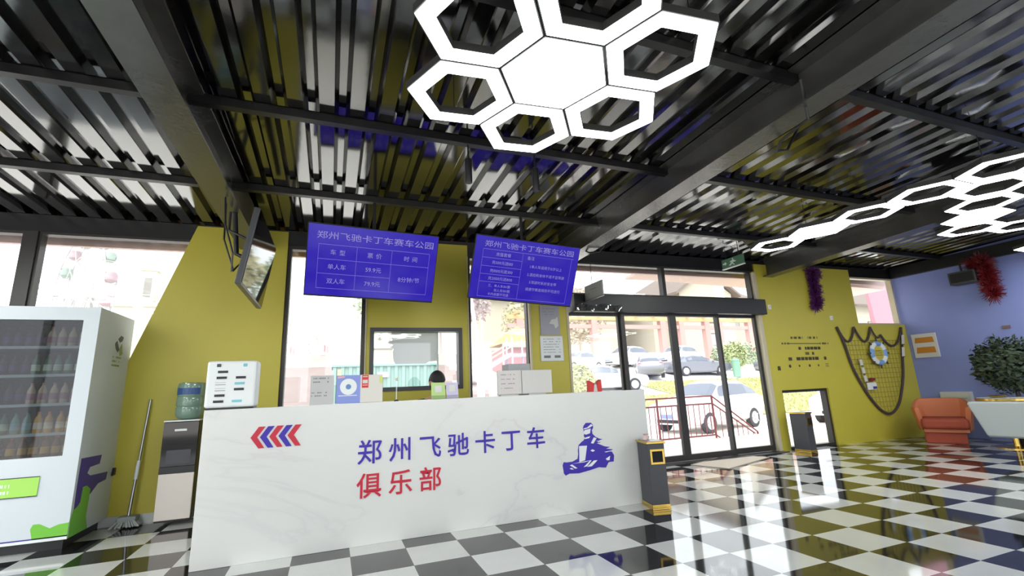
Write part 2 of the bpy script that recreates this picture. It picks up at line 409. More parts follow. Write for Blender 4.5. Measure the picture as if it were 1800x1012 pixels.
# ================================================================== LAMPS
HS = 0.3233
def hexpts(cx, cy, r, a0): return [(cx + r * math.cos(a0 + k * PI / 3), cy + r * math.sin(a0 + k * PI / 3)) for k in range(6)]
def hex_panel(root, cx, cy, a0, solid, z=2.85, t=.05):
    ro = HS - .004
    house = MB(); dif = MB()
    o_ = hexpts(cx, cy, ro, a0); rd = ro - .009
    d_o = hexpts(cx, cy, rd, a0)
    if solid:
        house.add([(x, y, z + .004) for x, y in o_] + [(x, y, z + t) for x, y in o_], [tuple(range(6))[::-1], tuple(range(6, 12))] + [(k, (k + 1) % 6, 6 + (k + 1) % 6, 6 + k) for k in range(6)])
        dif.add([(x, y, z) for x, y in d_o] + [(x, y, z + .0035) for x, y in d_o], [tuple(range(6))[::-1], tuple(range(6, 12))] + [(k, (k + 1) % 6, 6 + (k + 1) % 6, 6 + k) for k in range(6)])
    else:
        def ring(mb, po, pi, z0, z1):
            k0 = [(x, y, q) for q in (z0, z1) for P in (po, pi) for x, y in P]
            fs = []
            for k in range(6):
                j = (k + 1) % 6
                fs += [(k, j, 6 + j, 6 + k), (12 + k, 18 + k, 18 + j, 12 + j), (k, 12 + k, 12 + j, j), (6 + k, 6 + j, 18 + j, 18 + k)]
            mb.add(k0, fs)
        ring(house, o_, hexpts(cx, cy, HS * .655, a0), z + .004, z + t)
        ring(dif, d_o, hexpts(cx, cy, HS * .665, a0), z, z + .0035)
    h = house.build('hexagon_panel', LHOUSE, root, world=True)
    dif.build('diffuser', LAMPM, h, world=True)
def wires(root, pts, z=2.9):
    for x, y in pts:
        b = MB(); b.tube([(x, y, z), (x, y, ZD(y) - .002)], .004, 6); b.build('hanging_wire', DARK, root, world=True)
def honey(cx, cy, a0, label, wr=()):
    t = thing('hexagon_ceiling_light', label, 'ceiling light', (cx, cy, 2.85))
    hex_panel(t, cx, cy, a0, True)
    for k in range(6):
        a = a0 + PI / 6 + k * PI / 3; hex_panel(t, cx + HS * math.sqrt(3) * math.cos(a), cy + HS * math.sqrt(3) * math.sin(a), a0, False)
    wires(t, wr); return t
honey(-2.6, -1.9, R(-5.3), 'unseen honeycomb ceiling light added left of the first beam')  # out of view, added to brighten the vending machine front
honey(-3.6, -.3, R(-5.3), 'unseen honeycomb ceiling light added before the vending machine')  # second unseen lamp, put in for more light on the left
honey(1.333, -1.898, R(-5.3), 'flower-shaped honeycomb ceiling light of glowing hexagons above the counter', [(0.9, -1.3), (1.75, -1.3), (0.9, -2.5), (1.75, -2.5)])
t = thing('hexagon_ceiling_light', 'long branching honeycomb chain of ceiling lights over the seating area', 'ceiling light', (5.61, -1.4, 2.85))
dy = HS * math.sqrt(3)
for cx, cy, sol in ((5.61, .235, 0), (5.61, -.33, 1), (5.61, -.89, 0), (5.61, -1.45, 0), (5.61, -2.01, 0), (6.095, -1.73, 0), (6.58, -1.45, 0), (7.065, -1.17, 1), (7.55, -.89, 0), (8.035, -1.17, 0), (8.52, -1.45, 0)):
    hex_panel(t, cx, cy, 0, sol)
wires(t, [(5.61, -.2), (5.61, -1.9), (7.2, -1.2), (8.3, -1.3)])
t = thing('hexagon_ceiling_light', 'honeycomb ceiling light at the right edge before the blue wall', 'ceiling light', (9.9, -.8, 2.85))
for cx, cy, sol in ((9.74, -.73, 0), (10.225, -1.01, 1), (9.74, -1.29, 0), (9.255, -1.57, 0)): hex_panel(t, cx, cy, 0, sol)
wires(t, [(9.8, -.8), (10.0, -1.1)])
for cx, cy in ((-2.9, -5.0), (1.4, -6.2), (5.4, -5.2), (8.7, -6.2)): honey(cx, cy, 0, 'unseen honeycomb ceiling light added in the rear half of the hall')['group'] = 'added rear hall ceiling lights'  # lamps behind the camera, added to light the hall
# black spotlights under the middle purlin
for xx, lb in ((1.226, 'left'), (1.84, 'right')):
    t = thing('spotlight', '%s one of the two small black cylinder spotlights under the roof purlin' % lb, 'spotlight', (xx, -.483, 2.84))
    b = MB(); b.lathe([(.028, 2.84), (.03, 2.845), (.03, 3.05), (.02, 3.06)], (xx, -.483, 0), 16); b.build('body', DARK, t, world=True, smooth=True)
    b = MB(); b.tube([(xx, -.483, 3.06), (xx, -.483, ZD(-.483) - .072)], .008, 8); b.build('stem', DARK, t, world=True)

# ================================================================== COUNTER
t = thing('reception_counter', 'white marble reception counter with blue and red lettering', 'reception counter', (1.3, .5, 0))
CX0, CX1, CZ = -.655, 3.285, 1.09
b = MB(); b.box(CX0, CX1, CY, CY + .04, .0, CZ); b.build('front_panel', MARBLE, t, world=True, bevel=.003)
b = MB(); b.box(CX0, CX1, CY + .04, CY + .36, CZ - .04, CZ - .001); b.build('top', MARBLE, t, world=True, bevel=.003)
for xx in (CX0, CX1 - .04):
    b = MB(); b.box(xx, xx + .04, CY + .04, CY + .72, 0, CZ - .041); b.build('side_panel', MARBLE, t, world=True, bevel=.003)
b = MB(); b.box(CX0 + .04, CX1 - .04, CY + .041, CY + .72, .72, .75); b.build('desk_shelf', WHITE, t, world=True)
b = MB(); b.box(CX0 + .04, CX1 - .04, CY + .041, CY + .06, .0, .72); b.build('backing', BROWN, t, world=True)
def lettering(s, cx0, z, m, em=.2, pitch=.2475):
    mb = MB()
    for i, ch in enumerate(s): text(mb, ch, cx0 + i * pitch, z, em, CP, off=.009, d=.0035)
    o = mb.build('lettering', m, t, world=True); solidify(o, .006); return o
tag(lettering('郑州飞驰卡丁车', .537, .70, SIGNB), 'blue lettering')
tag(lettering('俱乐部', .539, .442, SIGNR), 'red lettering')
for i in range(5):
    x0 = -.335 + i * .0635; b = MB()
    b.prism([(x0, .872), (x0 + .052, .949), (x0 + .097, .949), (x0 + .045, .872), (x0 + .097, .791), (x0 + .058, .791)], .0, .005, CP)
    b.build('arrow_mark', SIGNR if i % 2 == 0 else SIGNB, t, world=True)
sil = [(2.536, 0.774), (2.56, 0.798), (2.62, 0.796), (2.638, 0.774), (2.639, 0.748), (2.622, 0.727), (2.626, 0.692), (2.658, 0.661), (2.698, 0.642), (2.736, 0.633), (2.689, 0.625), (2.71, 0.604), (2.664, 0.602), (2.752, 0.565), (2.813, 0.554), (2.765, 0.542), (2.845, 0.529), (2.801, 0.514), (2.831, 0.508), (2.851, 0.472), (2.841, 0.416), (2.783, 0.415), (2.748, 0.368), (2.703, 0.373), (2.673, 0.379), (2.567, 0.361), (2.448, 0.345), (2.348, 0.353), (2.308, 0.338), (2.291, 0.358), (2.282, 0.43), (2.295, 0.459), (2.323, 0.454), (2.384, 0.454), (2.444, 0.476), (2.455, 0.518), (2.454, 0.549), (2.465, 0.598), (2.501, 0.626), (2.524, 0.637), (2.541, 0.66), (2.528, 0.68), (2.536, 0.689), (2.532, 0.733), (2.526, 0.75)]
wh = [[(2.538, 0.731), (2.61, 0.743), (2.598, 0.699), (2.551, 0.688), (2.528, 0.704)], [(2.527, 0.748), (2.571, 0.754), (2.618, 0.784), (2.635, 0.768), (2.586, 0.747), (2.54, 0.738)],
      [(2.468, 0.59), (2.555, 0.587), (2.523, 0.456), (2.46, 0.444), (2.464, 0.518)], [(2.6, 0.606), (2.637, 0.658), (2.668, 0.648), (2.627, 0.6)], [(2.53, 0.658), (2.564, 0.666), (2.599, 0.671), (2.584, 0.654), (2.54, 0.649)],
      [(2.383, 0.436), (2.471, 0.443), (2.593, 0.451), (2.515, 0.439)], [(2.503, 0.395), (2.575, 0.448), (2.593, 0.448), (2.541, 0.4)], [(2.54, 0.394), (2.619, 0.445), (2.658, 0.444), (2.592, 0.395)],
      [(2.589, 0.539), (2.613, 0.548), (2.639, 0.535), (2.614, 0.525)], [(2.355, 0.425), (2.381, 0.431), (2.434, 0.392), (2.41, 0.391)], [(2.35, 0.397), (2.373, 0.401), (2.397, 0.385), (2.372, 0.386)],
      [(2.752, 0.449), (2.804, 0.472), (2.794, 0.433), (2.766, 0.434)], [(2.743, 0.514), (2.817, 0.52), (2.801, 0.513), (2.762, 0.508)], [(2.662, 0.625), (2.711, 0.614), (2.687, 0.608)]]
b = MB(); b.prism(sil, .0, .004, CP); em_ = b.build('kart_emblem', SIGNB, t, world=True)
for q in wh: MB().prism(q, .004, .0055, CP).build('emblem_highlight', WHITE, em_, world=True)

# ================================================================== HANGING SCREENS
def tv_screen(name, label, top, bot, wtop, yaw, rows):
    """top, bot: centres of the top and bottom edges; rows(mb, line, P, W, H) draws the picture"""
    top, bot = Vector(top), Vector(bot); yv = (top - bot); H = yv.length; yv.normalize()
    xv = Vector((math.cos(yaw), math.sin(yaw), 0)); xv = (xv - yv * xv.dot(yv)).normalized(); nv = xv.cross(yv)   # nv faces the viewer
    c = (top + bot) / 2; W = wtop
    M3 = Matrix((xv, yv, nv)).transposed(); t = thing(name, label, 'television', c, rot=M3.to_euler())
    def P(a, bb, d): return c + xv * a + yv * bb + nv * d
    B = MB(); B.box(-W / 2, W / 2, -H / 2, H / 2, -.045, 0, lambda x, y, z: P(x, y, z)); B.build('casing', DARK, t, world=True, bevel=.006)
    g = .009
    B = MB(); B.box(-W / 2 + g, W / 2 - g, -H / 2 + g * 2, H / 2 - g, 0, .003, lambda x, y, z: P(x, y, z)); sc = B.build('display', SCREEN, t, world=True)
    def Q(fx, fy, d): return P((fx - .5) * W, (.5 - fy) * H, .0045)
    ln = MB(); rows(sc, ln, Q, W, H); ln.build('table_lines', SLINE, sc, world=True)
    B = MB(); q = P(0, 0, -.045); B.tube([q, q - nv * .06, Vector((c.x, .876, 2.62)), Vector((c.x, .876, 3.135))], .017, 10)
    B.box(-.2, .2, -.13, .13, -.062, -.046, lambda x, y, z: P(x, y, z)); B.build('ceiling_mount', DARK, t, world=True)
    return t
def hline(ln, Q, x0, x1, y, w=.006): ln.add([Q(x0, y - w / 2, 0), Q(x1, y - w / 2, 0), Q(x1, y + w / 2, 0), Q(x0, y + w / 2, 0)], [(3, 2, 1, 0)])
def vline(ln, Q, x, y0, y1, w=.0025): ln.add([Q(x - w / 2, y0, 0), Q(x + w / 2, y0, 0), Q(x + w / 2, y1, 0), Q(x - w / 2, y1, 0)], [(3, 2, 1, 0)])
def TXT(tx, Q, W, H, s, fx, fy, em, pitch=None, off=0.0, width=None):
    text(MB(), s, fx * W, -fy * H, em, lambda a, bb, d: Q(a / W, -bb / H, 0), pitch=pitch, off=off, width=width).build('writing_line', STEXT, tx, world=True)
def prices(tx, ln, Q, W, H):
    TXT(tx, Q, W, H, '郑州飞驰卡丁车赛车公园', .515, .15, .078, width=.9 * W)
    for y, x1 in ((.275, .935), (.475, .935), (.675, .632), (.88, .935)): hline(ln, Q, .085, x1, y)
    for x, in ((.085,), (.365,), (.632,), (.935,)): vline(ln, Q, x, .275, .88)
    for s, fx, fy in (('车 型', .225, .375), ('票 价', .5, .375), ('时 间', .785, .375), ('单人车', .225, .575), ('59.9元', .5, .575), ('双人车', .225, .775), ('79.9元', .5, .775), ('8分钟/节', .785, .68)):
        TXT(tx, Q, W, H, s, fx, fy, .058)
def rules(tx, ln, Q, W, H):
    TXT(tx, Q, W, H, '郑州飞驰卡丁车赛车公园', .515, .12, .074, width=.86 * W)
    hline(ln, Q, .08, .95, .205)
    for y in (.335, .465, .59, .71): hline(ln, Q, .08, .45, y)
    hline(ln, Q, .08, .93, .945)
    for x in (.08, .45, .93): vline(ln, Q, x, .205, .945)
    for s, fx, fy, e in (('充值套餐', .27, .27, .045), ('充500元送100', .27, .4, .043), ('充1000元送300', .27, .53, .043), ('充2000元送800', .27, .65, .043), ('三、单人车30/圈', .27, .765, .036), ('双人车50/圈', .3, .835, .036), ('卡内余额不可退', .27, .9, .036),
                         ('备注', .53, .27, .045), ('1.单人车适用于12岁以上', .69, .4, .04), ('2.酒后和身体不适不宜驾驶', .7, .53, .04), ('3.驾驶时系好安全带', .68, .65, .04), ('请遵守赛道规则不可逆行', .69, .765, .04)):
        TXT(tx, Q, W, H, s, fx, fy, e)
tv_screen('wall_screen', 'hanging blue price screen over the left end of the counter', (.59, .655, 2.772), (.565, .945, 2.112), 1.27, 0, prices)
tv_screen('wall_screen', 'hanging blue rules screen right of the price screen', (2.27, .66, 2.782), (2.235, .95, 2.122), 1.27, R(-3), rules)
# television on the first beam, seen almost edge on
t = thing('television', 'large blank television on the left beam, turned sideways', 'television', (-.5, .89, 2.08))
yv = Vector((.1, 0, .66)).normalized(); nv = Vector((.66, 0, -.1)).normalized()
def TP(a, bb, d): return Vector((-.5, .29 + a, 2.08)) + yv * bb + nv * d
b = MB(); b.box(0, 1.2, 0, .68, -.05, 0, TP); b.build('casing', mat('tv_casing', (70, 72, 74), 0.35), t, world=True, bevel=.008)
b = MB(); b.box(.012, 1.188, .02, .668, 0, .003, TP); b.build('display', mat('blank_screen', (22, 22, 20), 0.04, ior=1.7), t, world=True)
b = MB(); b.box(.4, .8, .18, .5, -.075, -.05, TP); b.tube([TP(.6, .34, -.07), (-.66, .89, 2.5), (-.7, .89, 2.9)], .022, 10); b.tube([TP(.5, .5, -.07), (-.72, .8, 2.7), (-.72, .8, 2.88)], .012, 8); b.build('bracket', DARK, t, world=True)
b = MB(); b.tube([TP(.1, .2, -.055), TP(.05, .1, -.1), TP(.02, .25, -.12), (-.66, .35, 2.6), (-.7, .45, 2.88)], .008, 6); b.tube([TP(.15, .25, -.055), TP(.12, .12, -.1), (-.68, .45, 2.5), (-.72, .6, 2.88)], .008, 6); b.build('cable', DARK, t, world=True)

# ================================================================== THINGS ON THE COUNTER
ZT = 1.0895
t = thing('power_bank_station', 'white power bank rental box with dark slots at the counter end', 'charging station', (-.505, .39, ZT))
b = MB(); b.box(-.68, -.335, .30, .5, ZT + .012, 1.46); b.build('body', WHITE, t, world=True, bevel=.02, seg=3)
b = MB(); b.box(-.67, -.345, .31, .49, ZT, ZT + .012); b.build('base', DARK, t, world=True)
AQ = mat('aqua_slot', (120, 190, 200), 0.4)
for i, (xx, zz, c) in enumerate(((-.57, 1.375, 0), (-.575, 1.33, 0), (-.58, 1.195, 0), (-.585, 1.15, 0), (-.445, 1.33, 0), (-.45, 1.285, 1), (-.452, 1.24, 0), (-.46, 1.15, 1))):
    b = MB(); b.box(xx - .034, xx + .034, .296, .31, zz - .009, zz + .009); b.build('slot', AQ if c else DARK, t, world=True)
for xx, zz, c in ((-.6, 1.425, BINM), (-.42, 1.425, AQ)):
    b = MB(); b.box(xx - .014, xx + .014, .297, .31, zz - .012, zz + .012); b.build('button', c, t, world=True)
for zz in (1.285, 1.24):
    b = MB(); b.box(-.615, -.545, .2985, .301, zz - .01, zz - .006); b.box(-.615, -.545, .2985, .301, zz + .008, zz + .01); b.build('empty_slot', GREYF, t, world=True)
def marks(mb, M, x0, x1, y0, y1, n, seed, h=.3, d=.001):
    """rows of small broken strokes, as unreadable small print looks"""
    rr = random.Random(seed); st = (y1 - y0) / n
    for i in range(n):
        y = y1 - (i + .5) * st; x = x0
        while x < x1 - .002:
            w_ = rr.uniform(.03, .12) * (x1 - x0)
            if rr.random() < .75:
                e = min(x + w_, x1); mb.add([M(x, y - st * h / 2, d), M(e, y - st * h / 2, d), M(e, y + st * h / 2, d), M(x, y + st * h / 2, d)], [(0, 1, 2, 3)])
            x += w_ + .012 * (x1 - x0) + .002
    return mb
def stand_sign(name, label, cat, x0, x1, z1, y, m, tilt=.0, depth=.003):
    t = thing(name, label, cat, ((x0 + x1) / 2, y, ZT))
    def M(a, bb, d): return Vector((a, y - d + (bb - ZT) * tilt, bb))
    b = MB(); b.box(x0, x1, -depth, 0, ZT + .001, z1, lambda x, y_, z: M(x, z, y_)); b.build('panel', m, t, world=True)
    b = MB(); b.box(x0, x1, y + .001, y + .06, ZT, ZT + .003); b.build('foot', GLASS, t, world=True)
    return t, M
t, M = stand_sign('notice_card', 'grey handwritten notice card left of the blue poster on the counter', 'notice', .06, .243, 1.328, .34, mat('grey_card', (188, 188, 188), 0.6))
mb = MB(); marks(mb, M, .08, .2, 1.26, 1.32, 2, 3, .35); marks(mb, M, .07, .19, 1.15, 1.2, 2, 4, .35); mb.build('writing', INK, t, world=True)
t, M = stand_sign('poster_stand', 'blue poster with a white disc standing on the counter', 'poster', .262, .456, 1.325, .34, mat('poster_blue', (134, 148, 212), 0.5))
mb = MB(); mb.prism([(.359 + .068 * math.cos(k * PI / 16), 1.228 + .068 * math.sin(k * PI / 16)) for k in range(32)], 0.0005, .002, M); mb.build('white_disc', WHITE, t, world=True)
mb = MB(); mb.prism([(.359 + .022 * math.cos(k * PI / 8), 1.228 + .022 * math.sin(k * PI / 8)) for k in range(16)], .002, .003, M); mb.build('disc_centre', mat('disc_blue', (96, 134, 178), 0.5), t, world=True)
mb = MB(); mb.prism([(.27, 1.318), (.33, 1.318), (.325, 1.305), (.27, 1.298)], .0005, .002, M); mb.build('pink_corner', mat('poster_pink', (226, 176, 184), 0.5), t, world=True)
mb = MB(); mb.prism([(.28, 1.152), (.43, 1.152), (.43, 1.158), (.28, 1.158)], .0005, .002, M); mb.build('white_rule', WHITE, t, world=True)
t = thing('white_box', 'white box with a red label right of the blue poster', 'box', (.548, .42, ZT))
b = MB(); b.box(.455, .642, .34, .5, ZT, 1.325); b.build('carton', mat('box_white', (214, 210, 202), 0.5), t, world=True, bevel=.003)
b = MB(); b.box(.468, .522, .3385, .3402, 1.215, 1.322); lb = b.build('red_label', REDP, t, world=True)
b = MB()
for z0, z1 in ((1.306, 1.312), (1.252, 1.282), (1.234, 1.24)): b.box(.474, .515, .3375, .3386, z0, z1)
b.build('label_print', PAPER, lb, world=True)
b = MB(); b.box(.612, .64, .3385, .3402, 1.25, 1.31); b.build('sticker', mat('sticker_green', (206, 214, 120), 0.5), t, world=True)
b = MB(); b.box(.457, .64, .3388, .3402, 1.142, 1.146); b.build('flap_seam', PAPER, t, world=True)
t = thing('marker_stand', 'slim clear stick on a dark foot between box and leaflets', 'stand', (.762, .36, ZT))
b = MB(); b.lathe([(.02, ZT), (.02, ZT + .008), (.008, ZT + .014)], (.762, .36, 0), 16); b.build('foot', DARK, t, world=True)
b = MB(); b.tube([(.762, .36, ZT + .014), (.764, .36, 1.27)], .009, 10); b.build('stem', glass_mat('clear_acrylic', (.9, .93, .95), .12), t, world=True)
b = MB(); b.ball((.764, .36, 1.28), (.014, .014, .016)); b.build('cap', mat('cap_cream', (226, 224, 196), 0.4), t, world=True, smooth=True)
for x0, x1, z1, c, nm, lb in ((1.075, 1.203, 1.238, (176, 206, 130), 'green', 'pale green leaflet in a stand in front of the seated person'), (1.212, 1.325, 1.235, (196, 190, 216), 'lilac', 'lilac leaflet in a stand beside the green leaflet')):
    t, M = stand_sign('leaflet_stand', lb, 'leaflet', x0, x1, z1, .36, mat('leaflet_' + nm, c, 0.5), tilt=.15)
    w_ = x1 - x0
    mb = MB(); mb.prism([(x0 + .25 * w_, 1.15), (x0 + .75 * w_, 1.15), (x0 + .75 * w_, 1.21), (x0 + .25 * w_, 1.21)], .0035, .0045, M); mb.build('picture', PAPER, t, world=True)
    mb = MB(); mb.prism([(x0, ZT + .002), (x1, ZT + .002), (x1, 1.122), (x0, 1.122)], .0035, .0045, M); mb.build('footer_band', mat('band_' + nm, tuple(int(k * .8) for k in c), 0.5), t, world=True)
MONW = mat('monitor_white', (200, 198, 194), 0.4)
def monitor(label, x0, x1, z1, y, paper=False):
    t = thing('monitor', label, 'monitor', ((x0 + x1) / 2, y, ZT))
    b = MB(); b.box(x0, x1, y, y + .035, ZT + .012, z1); b.build('back_shell', MONW, t, world=True, bevel=.006)
    xm = (x0 + x1) / 2
    b = MB(); b.box(xm - .09, xm + .09, y + .01, y + .09, ZT, ZT + .012); b.build('foot', MONW, t, world=True)
    b = MB(); b.box(x0 + .012, x1 - .012, y + .035, y + .038, ZT + .03, z1 - .012); b.build('screen', DARK, t, world=True)
    if paper:
        b = MB(); b.box(x0 + .01, x1 - .03, y - .002, y, ZT + .02, z1 - .005); p = b.build('notice_sheet', mat('sheet', (206, 200, 198), 0.6), t, world=True)
        mb = MB(); marks(mb, lambda a, bb, d: Vector((a, y - .002 - d, bb)), x0 + .03, x1 - .07, ZT + .05, z1 - .02, 4, 11, .16); mb.build('writing', INK, p, world=True)
    return t
monitor('pale monitor back with a handwritten sheet on the counter', 1.71, 1.955, 1.33, .345, True)
monitor('plain pale monitor back at the right of the handwritten sheet', 1.962, 2.287, 1.328, .35)
t = thing('receipt_printer', 'grey box peeking above the pale monitor backs', 'printer', (2.06, .72, .75))
b = MB(); b.box(1.94, 2.19, .66, .86, .751, 1.41); b.build('casing', mat('printer_grey', (170, 172, 174), 0.5), t, world=True, bevel=.006)
b = MB(); b.box(1.97, 2.15, .655, .66, 1.2, 1.25); b.build('paper_slot', DARK, t, world=True)
t = thing('gift_bag', 'small red and white bag at the right end of the counter', 'bag', (2.777, .37, ZT))
b = MB(); bagw = [(2.705, ZT), (2.852, ZT), (2.848, 1.212), (2.8, 1.178), (2.755, 1.178), (2.708, 1.205)]
b.prism(bagw, 0, .06, lambda a, bb, d: Vector((a, .34 + d, bb))); b.build('body', REDP, t, world=True)
b = MB(); b.prism([(2.75, ZT + .001), (2.795, ZT + .001), (2.785, 1.176), (2.765, 1.176)], 0, .003, lambda a, bb, d: Vector((a, .3385 + d, bb))); b.build('white_band', PAPER, t, world=True)
b = MB(); b.tube([(2.75, .335, 1.172), (2.775, .325, 1.168), (2.805, .335, 1.172)], .003, 6); b.build('handle', DARK, t, world=True)

# ================================================================== PERSON BEHIND THE COUNTER
SKIN = mat('skin', (196, 150, 122), 0.5); HAIR = mat('black_hair', (24, 20, 19), 0.55, bump=.4, bscale=120); CLOTH = mat('dark_jacket', (58, 62, 58), 0.8)
def skin_mesh(name, nodes, edges, m, parent, root=0, sub=2):
    me = bpy.data.meshes.new(name); me.from_pydata([Vector(p) for p, r in nodes], edges, [])
    o = bpy.data.objects.new(name, me); COL.objects.link(o)
    md = o.modifiers.new('skin', 'SKIN'); md.use_smooth_shade = True
    for i, (p, r) in enumerate(nodes):
        sv = me.skin_vertices[0].data[i]; sv.radius = r if isinstance(r, tuple) else (r, r); sv.use_root = (i == root)
    s2 = o.modifiers.new('sub', 'SUBSURF'); s2.levels = sub; s2.render_levels = sub
    dg = bpy.context.evaluated_depsgraph_get(); me2 = bpy.data.meshes.new_from_object(o.evaluated_get(dg))
    bpy.data.objects.remove(o); me2.name = name
    for p in me2.polygons: p.use_smooth = True
    return me2
t = thing('person', 'person with short black hair seated behind the counter, head bowed', 'person', (1.29, 1.2, 0))
px, py = 0, 0
N = [((0, .08, .52), (.15, .11)), ((0, .06, .72), (.135, .1)), ((0, .02, .92), (.155, .105)), ((0, 0, 1.04), (.12, .09)), ((0, -.02, 1.11), .052), ((0, -.035, 1.16), .05),
     ((.17, .01, 1.03), .055), ((.235, -.02, .86), .045), ((.2, -.2, .8), .036), ((.15, -.32, .79), .026), ((-.17, .01, 1.03), .055), ((-.235, -.02, .86), .045), ((-.2, -.2, .8), .036), ((-.15, -.32, .79), .026),
     ((.1, -.02, .52), .085), ((.13, -.38, .5), .06), ((.13, -.4, .12), .045), ((.13, -.52, .05), .035), ((-.1, -.02, .52), .085), ((-.13, -.38, .5), .06), ((-.13, -.4, .12), .045), ((-.13, -.52, .05), .035)]
EG = [(0, 1), (1, 2), (2, 3), (3, 4), (4, 5), (3, 6), (6, 7), (7, 8), (8, 9), (3, 10), (10, 11), (11, 12), (12, 13), (0, 14), (14, 15), (15, 16), (16, 17), (0, 18), (18, 19), (19, 20), (20, 21)]
for sx, hw in ((1, 9), (-1, 13)):           # fingers and thumbs
    k = len(N); wx = N[hw][0][0]
    N.append(((wx, -.37, .785), (.034, .014))); EG.append((hw, k))
    for i, (ox, L) in enumerate(((-.027, .055), (-.009, .065), (.009, .06), (.026, .048))):
        j = len(N); N += [((wx + ox, -.41, .782), .0085), ((wx + ox, -.41 - L * .6, .776), .008), ((wx + ox, -.41 - L, .762), .007)]
        EG += [(k, j), (j, j + 1), (j + 1, j + 2)]
    j = len(N); N += [((wx - sx * .045, -.38, .78), .0095), ((wx - sx * .058, -.415, .773), .008)]; EG += [(k, j), (j, j + 1)]
me = skin_mesh('body', N, EG, SKIN, t)
hb = MB(); hb.v = [v.co.copy() for v in me.vertices]; hb.f = [tuple(p.vertices) for p in me.polygons]
HC = Vector((0, -.06, 1.255)); RX = Matrix.Rotation(R(24), 3, 'X')
def HP(p): return HC + RX @ Vector(p)
head = MB(); head.ball((0, 0, 0), (.076, .096, .112), 20, 14)
for v in head.v:
    if v.z < -.02: k = 1 - .32 * min(1, (-.02 - v.z) / .09); v.x *= k; v.y = v.y * (.9 * k + .1) - .012 * (1 - k)
    if v.y < -.06: v.y = -.06 + (v.y + .06) * .75
head.ball((0, -.096, -.018), (.013, .018, .022), 8, 6); head.ball((0, -.088, -.058), (.024, .01, .007), 8, 6)
for sx in (-1, 1): head.ball((sx * .031, -.083, .008), (.014, .009, .008), 8, 6); head.ball((sx * .078, .005, -.01), (.01, .02, .03), 8, 6)
hb.add([HP(v) for v in head.v], head.f)
bo = hb.build('body', SKIN, t, smooth=True, fix=False)
b = MB(); hh = MB(); hh.ball((0, .006, .012), (.086, .106, .114), 22, 16)
keep = [i for i, f in enumerate(hh.f) if sum((hh.v[k].z + .55 * max(0, hh.v[k].y)) for k in f) / len(f) > .028 - (.075 if sum(hh.v[k].y for k in f) / len(f) > .03 else 0)]
b.add([HP(v) for v in hh.v], [hh.f[i] for i in keep]); ho = b.build('hair', HAIR, t, smooth=True); solidify(ho, .008)
NJ = [((0, .09, .5), (.17, .135)), ((0, .06, .72), (.16, .125)), ((0, .02, .92), (.18, .125)), ((0, 0, 1.04), (.13, .1)), ((0, -.012, 1.085), (.07, .07)),
      ((.175, .01, 1.03), .068), ((.24, -.02, .86), .058), ((.205, -.2, .8), .046), ((.17, -.28, .795), .038), ((-.175, .01, 1.03), .068), ((-.24, -.02, .86), .058), ((-.205, -.2, .8), .046), ((-.17, -.28, .795), .038)]
EJ = [(0, 1), (1, 2), (2, 3), (3, 4), (3, 5), (5, 6), (6, 7), (7, 8), (3, 9), (9, 10), (10, 11), (11, 12)]
me = skin_mesh('jacket', NJ, EJ, CLOTH, t)
jo = bpy.data.objects.new('jacket', me); me.materials.clear(); me.materials.append(CLOTH); COL.objects.link(jo); jo.parent = t
NT = [((0, .09, .5), (.17, .14)), ((.1, -.02, .52), .1), ((.13, -.38, .5), .075), ((.13, -.4, .14), .06), ((-.1, -.02, .52), .1), ((-.13, -.38, .5), .075), ((-.13, -.4, .14), .06)]
me = skin_mesh('trousers', NT, [(0, 1), (1, 2), (2, 3), (0, 4), (4, 5), (5, 6)], DARK, t)
jo = bpy.data.objects.new('trousers', me); me.materials.clear(); me.materials.append(DARK); COL.objects.link(jo); jo.parent = t
t = thing('stool', 'dark stool under the seated person behind the counter', 'stool', (1.29, 1.26, 0))
b = MB(); b.lathe([(.17, .3), (.18, .31), (.18, .33), (.16, .34)], (1.29, 1.26, 0), 24); b.build('seat', DARK, t, world=True, smooth=True)
b = MB(); b.tube([(1.29, 1.26, .02), (1.29, 1.26, .3)], .025, 12); b.build('column', STEEL, t, world=True)
b = MB(); b.lathe([(.2, 0), (.2, .012), (.03, .03)], (1.29, 1.26, 0), 24); b.build('base', STEEL, t, world=True)

# ================================================================== VENDING MACHINE
t = thing('vending_machine', 'tall white vending machine with green and purple decals', 'vending machine', (-2.38, 1.75, 0))
VX0, VX1, VY0, VY1 = -3.0, -1.78, 1.33, 2.12
b = MB(); b.box(VX0, VX1, VY0 + .05, VY1, .09, 2.04)
vm = MB(); vm.box(VX0, VX1, VY0 + .5, VY1, .09, 2.04); vm.box(VX0, VX0 + .05, VY0 + .06, VY0 + .5, .09, 2.04); vm.box(VX1 - .05, VX1, VY0 + .06, VY0 + .5, .09, 2.04)
vm.box(VX0 + .05, VX1 - .05, VY0 + .06, VY0 + .5, .09, .72); vm.box(VX0 + .05, VX1 - .05, VY0 + .06, VY0 + .5, 1.95, 2.04)
vm.build('cabinet', VMW, t, world=True)
wx0, wx1, wz0, wz1 = VX0 + .1, -1.895, .755, 1.922
vd = MB(); vd.box(VX0, wx0, VY0, VY0 + .06, .09, 2.04); vd.box(wx1, VX1, VY0, VY0 + .06, .09, 2.04); vd.box(wx0, wx1, VY0, VY0 + .06, .09, wz0); vd.box(wx0, wx1, VY0, VY0 + .06, wz1, 2.04)
dr = vd.build('door', VMW, t, world=True)
b = MB(); b.box(wx0, wx1, VY0 + .02, VY0 + .026, wz0, wz1); b.build('door_glass', glass_mat('vending_glass', (.62, .63, .66), .04), dr, world=True)
b = MB(); b.box(VX0 + .05, VX1 - .05, VY0 + .49, VY0 + .499, .72, 1.95); b.build('liner', mat('liner_dark', (30, 30, 40), 0.5), t, world=True)
